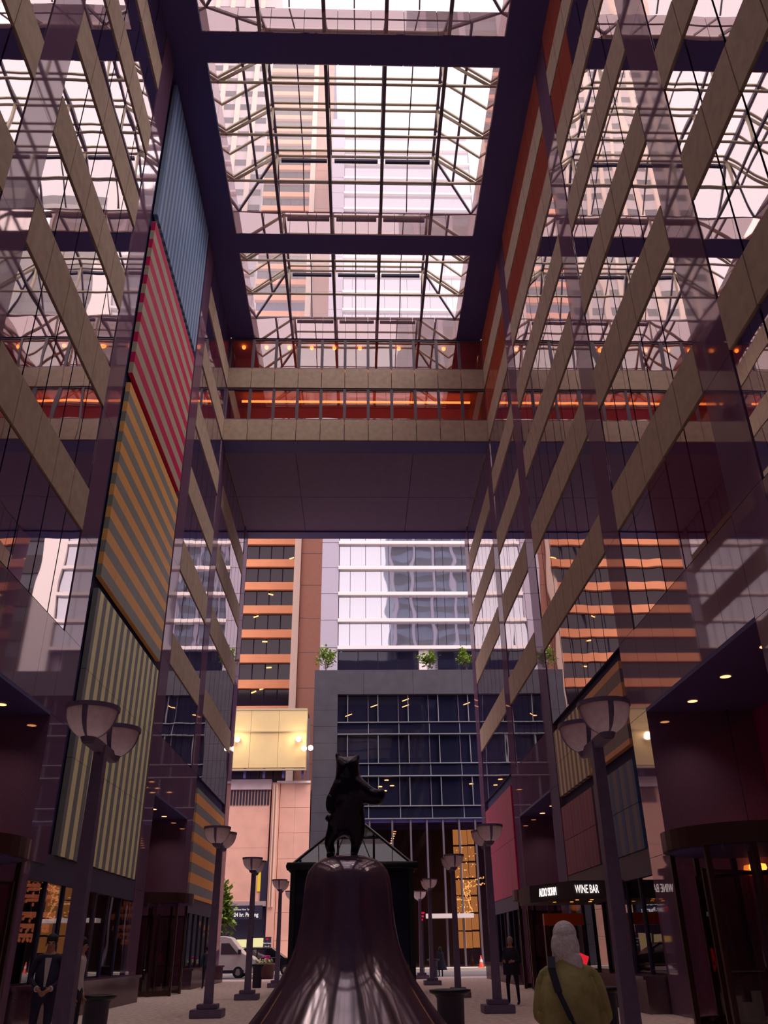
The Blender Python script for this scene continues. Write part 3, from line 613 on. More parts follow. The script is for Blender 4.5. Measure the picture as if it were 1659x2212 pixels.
# ------------------------------------------------------------------ bell and figure
def at8(px, py): return at(px, py, 8.0)
BX = -0.095
be = empty('bell_plinth', (BX, 8.0, 0)); tag(be, 'stone plinth under the bronze bell', 'plinth')
MB().box(-0.62, 0.62, -0.62, 0.62, 0.0, 0.12, bevel=0.02).build('base', LEDGE, be)
for x in (-0.42, 0.42):
    for y in (-0.42, 0.42): MB().box(x - 0.17, x + 0.17, y - 0.17, y + 0.17, 0.12, 0.78, bevel=0.02).build('stone_pier', LEDGE, be)
MB().box(-0.6, 0.6, -0.6, 0.6, 0.78, 0.86, bevel=0.02).build('slab', LEDGE, be)
bl = empty('bell', (BX, 8.0, 0.86)); tag(bl, 'large polished dark bronze bell on a stone plinth', 'bell')
prof = [(0.86, 0.0), (0.90, 0.03), (0.885, 0.07), (0.80, 0.17), (0.715, 0.27), (0.615, 0.40), (0.565, 0.47), (0.525, 0.54), (0.475, 0.64), (0.437, 0.74), (0.408, 0.88), (0.39, 1.02), (0.38, 1.14), (0.368, 1.24), (0.345, 1.31), (0.30, 1.365), (0.23, 1.405), (0.13, 1.428), (0.001, 1.435)]
MB().lathe(prof, 64).build('bell_body', BELLM, bl, True)
MB().lathe([(0.895, 0.045), (0.905, 0.055), (0.885, 0.08)], 64).build('lip_ring', BRONZE, bl, True)
def skin(name, verts, edges, mat, parent=None, sub=2, root=0):
    me = bpy.data.meshes.new(name); me.from_pydata([v[:3] for v in verts], edges, []); me.materials.append(mat)
    o = bpy.data.objects.new(name, me); COL.objects.link(o); o.parent = parent
    o.modifiers.new('skin', 'SKIN').use_smooth_shade = True
    for i, v in enumerate(verts):
        d = me.skin_vertices[0].data[i]; r = v[3]; d.radius = (r, v[4] if len(v) > 4 else r); d.use_root = (i == root)
    m = o.modifiers.new('sub', 'SUBSURF'); m.levels = sub; m.render_levels = sub
    dg = bpy.context.evaluated_depsgraph_get(); nm = bpy.data.meshes.new_from_object(o.evaluated_get(dg))
    o.modifiers.clear(); o.data = nm
    for p in nm.polygons: p.use_smooth = True
    return o
# generic bronze animal stand-in, upright on its hind legs
V = [(-0.02, 0.02, 0.42, 0.19), (-0.03, 0.02, 0.60, 0.21), (-0.03, 0.0, 0.76, 0.21), (-0.04, -0.02, 0.92, 0.13), (-0.05, -0.04, 1.03, 0.15), (-0.04, -0.2, 0.99, 0.08),      # 0-5 trunk, neck, head, muzzle
     (-0.15, 0.03, 1.14, 0.04), (-0.17, 0.05, 1.22, 0.03), (0.06, 0.03, 1.14, 0.04), (0.09, 0.05, 1.19, 0.03),                                              # 6-9 short ears
     (-0.19, 0.05, 0.33, 0.10), (-0.26, 0.02, 0.20, 0.065), (-0.22, 0.05, 0.06, 0.05), (-0.24, -0.08, 0.03, 0.05),                                        # 10-13 left hind leg
     (0.10, 0.05, 0.28, 0.10), (0.06, 0.02, 0.15, 0.06), (0.04, 0.06, 0.05, 0.045), (0.04, -0.07, 0.03, 0.045),                                           # 14-17 right hind leg
     (0.17, -0.05, 0.74, 0.12), (0.27, -0.10, 0.66, 0.10), (0.36, -0.12, 0.68, 0.11), (0.40, -0.13, 0.66, 0.08),                                         # 18-21 raised right foreleg
     (-0.21, -0.05, 0.70, 0.09), (-0.25, -0.09, 0.58, 0.07), (-0.20, -0.14, 0.48, 0.055),                                                                  # 22-24 left foreleg
     (-0.2, 0.14, 0.42, 0.05), (-0.30, 0.16, 0.50, 0.045)]                                                                                                # 25-26 tail
Ed = [(0, 1), (1, 2), (2, 3), (3, 4), (4, 5), (4, 6), (6, 7), (4, 8), (8, 9), (0, 10), (10, 11), (11, 12), (12, 13), (0, 14), (14, 15), (15, 16), (16, 17), (2, 18), (18, 19), (19, 20), (20, 21), (2, 22), (22, 23), (23, 24), (0, 25), (25, 26)]
SC = 0.76
V = [(x * SC, y * SC, z * SC) + (r * SC,) for x, y, z, r in V]
fg = skin('animal_statue', V, Ed, BLACKM); fg.location = (BX + 0.02, 8.0, 2.265); tag(fg, 'black bronze animal figure rearing up on top of the bell', 'statue')
# ------------------------------------------------------------------ closing walls out of view
rw = blk('wall_rear', DARK, XL - 0.6, XR + 0.6, -18.8, -18.3, 9.0, 39.0); tag(rw, kind='structure')  # added unseen wall, keeps light from the open rear end out
for n_, x0, x1 in (('wall_outer_left', XL - 24, XL - 4.3), ('wall_outer_right', XR + 4.3, XR + 24)): tag(blk(n_, DARK, x0, x1, -18.2, 57.7, 0, 37.0), kind='structure')
rb = empty('rear_block', (-26, -32, 0)); tag(rb, kind='structure')  # added unseen mass, blocks the bright rear sky mirrored in the bell
part(rb, 'body', DGRAN, -60, 8.0, -40, -26, 0, 62)
for k in range(14): part(rb, 'window_band', TOWERGL, -59, 7.8, -25.98, -25.9, 4 + k * 4.1, 6.2 + k * 4.1)
rt = empty('rear_tower', (19, -42, 0)); tag(rt, kind='structure')
part(rt, 'body', pmat('slate_wall', (104, 112, 132), 0.6, grain=0.2, gscale=0.3), 8.2, 30, -60, -25, 0, 150)
for k in range(34): part(rt, 'window_band', TOWERGL, 8.1, 30, -24.95, -24.9, 6 + k * 4.2, 8.2 + k * 4.2)
for k in range(5): part(rt, 'rib', GREYT, 8.2 + k * 5.2, 9.0 + k * 5.2, -24.9, -24.5, 0, 150)
# ------------------------------------------------------------------ revolving doors
BRZ = pmat('bronze_door_frame', (74, 46, 46), 0.35, metal=0.35)
DRUMG = glass('door_glass', (0.72, 0.62, 0.64), 0.10)
def revolving(side, yc, label, letters=None, glow=False):
    s = -1 if side == 'left' else 1; X = (XL if s < 0 else XR) + s * 0.55; R = 1.75
    r = empty('revolving_door', (X, yc, 0)); tag(r, label, 'revolving door', 'revolving doors')
    fa = MB().lathe([(R - 0.1, 3.4), (R + 0.08, 3.4), (R + 0.08, 3.8), (R - 0.1, 3.8), (R - 0.1, 3.4)], 40).build('drum_fascia', BRZ, r)
    MB().lathe([(0.001, 3.72), (R, 3.72), (R, 3.76), (0.001, 3.76)], 40).build('drum_roof', BRZ, r); MB().lathe([(0.001, 3.38), (R - 0.05, 3.38), (R - 0.05, 3.42), (0.001, 3.42)], 40).build('drum_ceiling', DARK, r)
    base = math.pi if s > 0 else 0.0
    for q in (-1, 1):
        a0 = base + q * math.radians(38); a1 = base + q * math.radians(100); lo, hi = min(a0, a1), max(a0, a1)
        MB().lathe([(R, 0.1), (R, 3.4)], 10, a0=lo, a1=hi).build('curved_pane', DRUMG, r)
        for a in (lo, (lo + hi) / 2, hi):
            MB().bar((R * math.cos(a), R * math.sin(a), 0), (R * math.cos(a), R * math.sin(a), 3.42), 0.11).build('post', BRZ, r)
        MB().lathe([(R - 0.05, 0.02), (R + 0.05, 0.02), (R + 0.05, 0.2), (R - 0.05, 0.2)], 10, a0=lo, a1=hi).build('kick_rail', BRZ, r)
    MB().tube((0, 0, 0), (0, 0, 3.38), 0.06).build('centre_post', BRZ, r)
    for k in range(4):
        a = 0.5 + k * math.pi / 2; c, n = math.cos(a), math.sin(a)
        w = MB().slab([(0.08 * c, 0.08 * n, 0.15), (1.58 * c, 1.58 * n, 0.15), (1.58 * c, 1.58 * n, 2.9), (0.08 * c, 0.08 * n, 2.9)], 0.02).build('wing', DRUMG, r)
        m = MB(); m.bar((1.6 * c, 1.6 * n, 0.05), (1.6 * c, 1.6 * n, 2.98), 0.07); m.bar((0.06 * c, 0.06 * n, 0.1), (1.6 * c, 1.6 * n, 0.1), 0.07); m.bar((0.06 * c, 0.06 * n, 2.94), (1.6 * c, 1.6 * n, 2.94), 0.07); m.bar((0.3 * c, 0.3 * n, 1.05), (1.45 * c, 1.45 * n, 1.05), 0.035); m.build('wing_frame', BRZ, w)
    if letters:
        for i, ch in enumerate(letters):
            a = base + (math.radians(58) - i * math.radians(9)) * (1 if s < 0 else -1)
            text('numeral', ch, 0.3, SILVER, fa, ((R + 0.09) * math.cos(a), (R + 0.09) * math.sin(a), 3.6), (math.pi / 2, 0, a + math.pi / 2))
    return r
revolving('left', 19.55, 'bronze revolving door with numerals on its drum, left wall recess before the tall striped panels', '787')
revolving('left', 40.25, 'bronze revolving door with hanging orange lamps behind it, between the yellow and orange panels')
revolving('right', 19.55, 'large bronze revolving door next to the granite ledge on the bar side')
revolving('right', 40.25, 'dark revolving door behind the bar canopy')
# pendant lamps by the doors
def pendant(loc, r, label, group, st=WARM, L=1.0):
    e = empty('pendant_lamp', loc); tag(e, label, 'pendant lamp', group)
    MB().lathe([(0.001, -r * 0.9), (r * 0.6, -r * 0.75), (r, -0.1 * r), (r * 0.9, r * 0.3), (0.03, r * 0.45)], 16).build('shade', st, e, True)
    MB().tube((0, 0, r * 0.4), (0, 0, L), 0.012, seg=6).build('cord', BLK, e); MB().tube((0, 0, L - 0.04), (0, 0, L), 0.07, seg=12).build('ceiling_cap', BLK, e)
AMB = emat('amber_shade', (255, 150, 50), 5.0)
for (px, py, r) in ((305, 2001, 0.2), (329, 2002, 0.16), (346, 2008, 0.16), (338, 1985, 0.3), (360, 1981, 0.2), (325, 2022, 0.14)):
    d = ray(px, py); t = (XL - 1.9) / d.x; p = CAM + d * t; pendant(p, r, 'glowing amber pendant lamp behind the far left revolving door', 'amber pendants by the far left door', AMB, 7.36 - p.z)
for (px, py, r, lab) in ((1535, 1893, 0.3, 'large glowing orange pendant lamp behind the revolving door on the bar side'), (1637, 1873, 0.22, 'small bright amber pendant lamp behind the revolving door on the bar side')):
    d = ray(px, py); t = (XR + 2.2) / d.x; p = CAM + d * t; pendant(p, r, lab, 'pendants by the bar side door', AMB, 7.36 - p.z)
# tiered chandelier inside the left shop
ch = empty('chandelier', (XL - 1.5, 27.9, 3.9)); tag(ch, 'tiered warm glowing chandelier behind the shop window below the yellow panel', 'chandelier')
GLO = emat('chandelier_glow', (255, 150, 90), 1.6)
for z, r in ((-0.3, 0.6), (-0.55, 0.85), (-0.85, 1.05), (-1.3, 0.95), (-1.6, 0.75), (-1.85, 0.5)):
    MB().lathe([(r, -0.045), (r + 0.03, -0.045), (r + 0.03, 0.045), (r, 0.045)], 28, (0, 0, z)).build('tier', GLO, ch)
    m = MB()
    for k in range(26): a = k * math.tau / 26; m.ball((r * math.cos(a), r * math.sin(a), z - 0.1 - 0.03 * (k % 2)), 0.035, (1, 1, 1.6), seg=6)
    m.build('crystal_drops', GLO, ch)
MB().tube((0, 0, -1.8), (0, 0, 0.0), 0.03).build('stem', BRZ, ch)
# ------------------------------------------------------------------ wine bar canopy and door
cp = empty('bar_canopy', (XR, 27.6, 2.85)); tag(cp, 'dark projecting canopy with lit white lettering over the bar entrance', 'canopy')
OUT = [(0.0, 0.0), (-1.55, 0.0), (-2.45, 2.3), (-2.45, 4.4), (0.0, 4.4)]
MB().prism(OUT, 0.0, 0.5, 'Z').build('canopy_body', pmat('canopy_brown', (66, 54, 60), 0.5), cp)
text('lettering', 'WINE BAR', 0.33, WHITEL, cp, (-1.14, -0.02, 0.25), (math.pi / 2, 0, 0), sx=0.46, bold=0.0)
ang = math.atan2(-2.3, 0.9)
text('lettering', 'ALDO SOHM', 0.34, WHITEL, cp, (-2.07, 1.3, 0.25), (math.pi / 2, 0, math.atan2(-2.3, 0.9)), sx=0.5, bold=0.0)
for (x, y) in ((-1.3, 0.7), (-0.85, 0.7), (-1.2, 1.9), (-1.75, 1.9), (-0.6, 1.9)):
    l = MB().lathe([(0.001, 0), (0.06, 0.0)], 12).build('spot', WARM, cp, loc=(x, y, -0.006))
bd = empty('bar_door', (6.7, 30.6, 0)); tag(bd, 'narrow bar door with copper header under the canopy', 'door')
blk('header', pmat('copper_header', (214, 92, 40), 0.35, metal=0.5), -0.62, 0.68, -0.12, 0.12, 2.2, 2.55, bd); blk('jamb', BRZ, -0.62, -0.5, -0.1, 0.1, 0, 2.2, bd); blk('jamb', BRZ, 0.6, 0.68, -0.1, 0.1, 0, 2.2, bd)
blk('leaf', DRUMG, -0.48, 0.08, -0.03, 0.03, 0.04, 2.18, bd); blk('leaf', DRUMG, 0.1, 0.6, -0.03, 0.03, 0.04, 2.18, bd); blk('push_bar', STEEL, -0.42, 0.02, -0.1, -0.06, 1.02, 1.06, bd); blk('push_bar', STEEL, 0.14, 0.56, -0.1, -0.06, 1.02, 1.06, bd)
text('lettering', '#', 0.22, emat('gold_letter', (230, 160, 90), 0.6), bd, (0.3, -0.06, 1.75))
ms = empty('menu_stand', (4.95, 21.5, 0)); tag(ms, 'slim stand holding a glowing red menu sheet near the bar', 'menu stand')
MB().lathe([(0.001, 0), (0.2, 0), (0.2, 0.03), (0.03, 0.05), (0.001, 0.05)], 16).build('base', BLK, ms); MB().tube((0, 0, 0.04), (0, 0, 1.12), 0.02).build('post', BLK, ms)
pn = MB().box(-0.17, 0.17, -0.02, 0.02, -0.2, 0.2, Matrix.Rotation(0.4, 3, 'Y')).build('sheet', emat('red_sheet', (240, 40, 60), 0.75), ms, loc=(0.05, 0, 1.24)); MB().box(-0.06, 0.08, -0.026, -0.022, -0.13, -0.02, Matrix.Rotation(0.4, 3, 'Y')).build('picture', BLK, pn)
# ------------------------------------------------------------------ kiosk behind the bell
KGL = mirror('kiosk_dark_glass', (36, 34, 54), 0.03, (0.9, 0.95, 1), 0.03)
KRG = glass('kiosk_roof_glass', (0.22, 0.27, 0.30), 0.10)
KFR = pmat('kiosk_frame', (40, 44, 50), 0.35, metal=0.3)
kx0, kx1, ky0, ky1, kz = -2.62, 2.08, 36.5, 41.2, 4.45
kk = empty('kiosk', ((kx0 + kx1) / 2, (ky0 + ky1) / 2, 0)); tag(kk, 'dark glazed kiosk with a pyramid glass roof behind the bell', 'kiosk')
hx, hy = (kx1 - kx0) / 2, (ky1 - ky0) / 2
for (x, y) in ((-hx, -hy), (hx, -hy), (-hx, hy), (hx, hy)): MB().box(x - 0.1, x + 0.1, y - 0.1, y + 0.1, 0, kz).build('corner_post', KFR, kk)
for k in range(4):
    a, b = -hx + 0.1 + k * (2 * hx - 0.2) / 4, -hx + 0.1 + (k + 1) * (2 * hx - 0.2) / 4
    for y in (-hy, hy): blk('wall_pane', KGL, a + 0.03, b - 0.03, y - 0.02, y + 0.02, 0.1, kz, kk)
    a, b = -hy + 0.1 + k * (2 * hy - 0.2) / 4, -hy + 0.1 + (k + 1) * (2 * hy - 0.2) / 4
    for x in (-hx, hx): blk('wall_pane', KGL, x - 0.02, x + 0.02, a + 0.03, b - 0.03, 0.1, kz, kk)
for y in (-hy, hy): MB().tube((-hx - 0.25, y * 1.06, kz + 0.1), (hx + 0.25, y * 1.06, kz + 0.1), 0.15, seg=14).build('gutter', KFR, kk, True)
for x in (-hx, hx): MB().tube((x * 1.06, -hy - 0.2, kz + 0.1), (x * 1.06, hy + 0.2, kz + 0.1), 0.15, seg=14).build('gutter', KFR, kk, True)
AP = (0, 0, kz + 2.35); C4 = [(-hx, -hy, kz + 0.2), (hx, -hy, kz + 0.2), (hx, hy, kz + 0.2), (-hx, hy, kz + 0.2)]
for i in range(4):
    p, q = Vector(C4[i]), Vector(C4[(i + 1) % 4]); a = Vector(AP)
    MB().bar(p, a, 0.12).build('hip_bar', KFR, kk)
    for u, v in ((0, 1 / 3), (1 / 3, 2 / 3), (2 / 3, 1)): MB().slab([p.lerp(q, u), p.lerp(q, v), a], 0.02).build('roof_pane', KRG, kk)
    MB().bar(p.lerp(a, 0.5), q.lerp(a, 0.5), 0.07).bar(p.lerp(q, 1 / 3), a, 0.05).bar(p.lerp(q, 2 / 3), a, 0.05).build('glazing_bar', KFR, kk)
sb = MB().box(-2.3, 1.75, 29.6, 33.6, 0, 0.34, bevel=0.03).box(-2.45, 1.9, 29.45, 33.75, 0.34, 0.5, bevel=0.03).build('stone_bench', pmat('rust_stone', (98, 54, 54), 0.4, grain=0.15)); tag(sb, 'wide low rust-coloured stone bench between bell and kiosk', 'bench')
# ------------------------------------------------------------------ bins, bollards, cone, planter
def bin_(x, y, label, r=0.3, h=0.78, grp='litter bins'):
    e = empty('litter_bin', (x, y, 0)); tag(e, label, 'bin', grp)
    MB().lathe([(r * 0.78, 0), (r * 0.82, 0.04), (r * 0.86, h * 0.8), (r * 1.02, h * 0.9)], 24).build('body', BLK, e, True)
    MB().lathe([(r * 0.98, h * 0.88), (r * 1.28, h * 0.93), (r * 1.32, h), (r * 1.0, h * 1.02), (r * 0.7, h * 0.98), (r * 0.7, h * 0.9)], 24).build('rim', KFR, e, True)
    MB().lathe([(r * 0.7, 0.2), (0.001, 0.2)], 24).build('liner', BLK, e)
bin_(-5.45, 20.4, 'black round litter bin by the left ledge'); bin_(1.95, 20.6, 'black flared litter bin to the bell side of the right lamp posts', 0.34); bin_(5.25, 20.6, 'black litter bin under the red menu sheet')
bin_(-4.9, 46.5, 'narrow black bin beside the lamp post near the flower tub', 0.26, 1.0); bin_(4.7, 60.0, 'small bin with bright litter near the woman in the long coat', 0.3, 1.0)
pt = empty('flower_tub', (-6.25, 63.4, 0)); tag(pt, 'brown flower tub with white and magenta blossoms at the kerb', 'planter')
MB().lathe([(0.55, -0.06), (0.62, 0.0), (0.7, 0.74), (0.74, 0.8), (0.7, 0.86), (0.62, 0.82), (0.001, 0.78)], 28).build('tub', pmat('brown_tub', (110, 66, 62), 0.6, grain=0.1), pt, True)
def flowers(col, n, c, r, nm):
    m = MB()
    for i in range(n):
        a = random.uniform(0, math.tau); q = r * math.sqrt(random.random()); m.ball((c[0] + q * math.cos(a), c[1] + q * math.sin(a), c[2] + random.uniform(-0.08, 0.14)), random.uniform(0.035, 0.07), seg=6)
    m.build(nm, col, pt)
flowers(pmat('leaf_green', (110, 140, 60), 0.6), 90, (0, 0, 0.9), 0.62, 'foliage'); flowers(pmat('white_petals', (240, 236, 200), 0.6), 40, (0, 0, 0.96), 0.62, 'white_blossoms'); flowers(pmat('magenta_petals', (205, 40, 140), 0.6), 34, (0.1, 0, 1.16), 0.24, 'magenta_blossoms')
cn = empty('traffic_cone', (10.2, 79.2, 0.16)); tag(cn, 'small orange traffic cone with white band before the lit lobby', 'traffic cone')
OR = pmat('cone_orange', (250, 90, 60), 0.5); blk('foot', OR, -0.25, 0.25, -0.25, 0.25, 0, 0.05, cn); MB().lathe([(0.2, 0.05), (0.03, 0.9), (0.001, 0.9)], 18).build('cone', OR, cn, True); MB().lathe([(0.135, 0.4), (0.095, 0.6)], 18).build('band', WHITE, cn)
ex = empty('exit_sign', at(913, 1979, 59)); tag(ex, 'small glowing red lettered panel on a post before the far lobby', 'sign')
blk('box', BLK, -0.2, 0.2, 0.0, 0.08, -0.3, 0.3, ex)
for k in range(3): blk('red_line', emat('red_led_%d' % k, (235, 40, 80), 0.6), -0.16, 0.12 - 0.05 * k, -0.02, 0.0, 0.12 - 0.19 * k, 0.24 - 0.19 * k, ex)
MB().tube((0, 0.05, -ex.location.z), (0, 0.05, -0.29), 0.03, seg=8).build('post', KFR, ex)
# ------------------------------------------------------------------ greenery
LEAF = pmat('leaf', (136, 160, 62), 0.6, grain=0.25, gscale=3); BARK = pmat('bark', (96, 76, 62), 0.8)
def plant(name, loc, h, w, n, label, group=None, cat='tree'):
    e = empty(name, loc); tag(e, label, cat, group); rnd = random.Random(int(loc[0] * 100)); m = MB(); b = MB(); tips = []
    b.tube((0, 0, 0), (0, 0, h * 0.45), 0.03 * h ** 0.5, 0.02 * h ** 0.5, 6)
    for k in range(9):
        a = rnd.uniform(0, math.tau); t = (w * rnd.uniform(0.3, 0.9) * math.cos(a), w * rnd.uniform(0.3, 0.9) * math.sin(a), h * rnd.uniform(0.65, 1.0)); b.tube((0, 0, h * rnd.uniform(0.2, 0.45)), t, 0.02, 0.008, 5); tips.append(Vector(t))
    for i in range(n):
        c = rnd.choice(tips) + Vector((rnd.gauss(0, 0.16 * w + 0.05), rnd.gauss(0, 0.16 * w + 0.05), rnd.gauss(0, 0.1 * h))); q = Matrix.Rotation(rnd.uniform(0, 6), 3, 'Z') @ Matrix.Rotation(rnd.uniform(-1, 1), 3, 'X'); l = rnd.uniform(0.16, 0.30) * (h ** 0.35)
        f = [m.bm.verts.new(c + q @ Vector(v)) for v in ((0, 0, 0), (l * 0.34, l * 0.5, 0.01), (0, l, 0), (-l * 0.34, l * 0.5, 0.01))]; m.bm.faces.new(f)
    b.build('branches', BARK, e); m.build('leaves', LEAF, e)
for (px, lab) in ((703, 'leafy terrace shrub beside the terracotta shaft'), (925, 'leafy terrace shrub in front of the white column'), (1008, 'leafy terrace shrub beside the right wall end')):
    p = at(px, 1447, 84.5); plant('terrace_shrub', (p.x, 84.5, 26.46), 2.6, 0.95, 420, lab, 'shrubs on the granite terrace', 'shrub')
plant('street_tree', (-10.25, 70.5, -0.06), 6.0, 0.9, 900, 'young street tree with bright green leaves beside the white van')
# ------------------------------------------------------------------ vehicles
VW = pmat('van_white', (228, 214, 206), 0.35); CARB = pmat('car_black', (24, 24, 34), 0.2); TYRE = pmat('tyre', (26, 24, 28), 0.8); HUB = pmat('hub_silver', (170, 160, 150), 0.3, metal=0.5); CGL = mirror('car_glass', (24, 26, 36), 0.22); LAMPW = pmat('headlamp', (225, 225, 230), 0.15)
def vehicle(name, loc, label, prof, width, paint, wheels, wr, windows, extra):
    e = empty(name, loc); tag(e, label, 'van' if 'van' in name else 'car')
    b = MB(); b.prism(prof, 0, width, 'Y'); bod = b.build('body', paint, e)
    mo = bod.modifiers.new('bev', 'BEVEL'); mo.width = 0.07; mo.segments = 3; mo.limit_method = 'ANGLE'; mo.angle_limit = math.radians(25)
    for x in wheels:
        for y in (0.02, width - 0.24):
            w = MB().lathe([(0.001, 0), (wr * 0.9, 0), (wr, 0.03), (wr, 0.2), (wr * 0.9, 0.23), (0.001, 0.23)], 24).build('wheel', TYRE, e, loc=(x, y - 0.03 + 0.23, wr)); w.rotation_euler = (math.pi / 2, 0, 0)
            MB().lathe([(0.001, 0.24), (wr * 0.2, 0.25), (wr * 0.5, 0.236), (wr * 0.56, 0.232)], 16).build('hub', HUB, w)
    for wn in windows:
        MB().prism(wn, -0.012, 0.02, 'Y').build('side_window', CGL, e); MB().prism(wn, width - 0.02, width + 0.012, 'Y').build('side_window', CGL, e)
    for (n, m, q) in extra: blk(n, m, *q, e)
    return e
vehicle('delivery_van', (-13.1, 66.0, -0.06), 'white delivery van at the kerb beside the flower tub', [(0, 0.3), (0, 2.45), (0.1, 2.6), (3.7, 2.6), (4.2, 2.5), (5.1, 1.52), (5.75, 1.3), (5.95, 1.1), (6.0, 0.3)], 2.0, VW, (1.2, 4.8), 0.37,
        [[(3.55, 1.45), (3.55, 2.15), (4.1, 2.15), (4.75, 1.45)]], [('front_bumper', BLK, (5.9, 6.08, 0.05, 1.95, 0.25, 0.62)), ('headlamp', LAMPW, (5.72, 6.0, -0.02, 0.3, 0.85, 1.12)), ('headlamp', LAMPW, (5.72, 6.0, 1.7, 2.02, 0.85, 1.12)), ('side_skirt', BLK, (0.2, 5.2, -0.02, 0.02, 0.3, 0.5)), ('door_mirror', BLK, (4.75, 4.95, -0.25, 0.02, 1.45, 1.75)), ('grille', BLK, (5.93, 6.03, 0.4, 1.6, 0.7, 1.0))])
vehicle('dark_car', (-9.4, 71.2, -0.06), 'black estate car with chrome trim passing behind the flower tub', [(0, 0.35), (-0.02, 1.05), (0.35, 1.75), (1.0, 1.88), (2.9, 1.86), (3.9, 1.2), (4.8, 1.05), (4.95, 0.8), (4.95, 0.3)], 1.9, CARB, (0.95, 3.95), 0.37,
        [[(0.5, 1.25), (0.75, 1.68), (1.75, 1.74), (1.75, 1.25)], [(1.85, 1.25), (1.85, 1.74), (2.75, 1.72), (3.45, 1.25)]], [('roof_rail', SILVER, (0.6, 2.8, 0.05, 0.1, 1.88, 1.92)), ('waist_trim', SILVER, (0.3, 3.6, -0.02, 0.0, 1.18, 1.22)), ('sill_trim', SILVER, (1.4, 3.5, -0.02, 0.0, 0.42, 0.47)), ('headlamp', LAMPW, (4.7, 4.95, 0.05, 0.4, 0.85, 1.0)), ('door_mirror', CARB, (3.2, 3.4, -0.2, 0.0, 1.22, 1.4))])
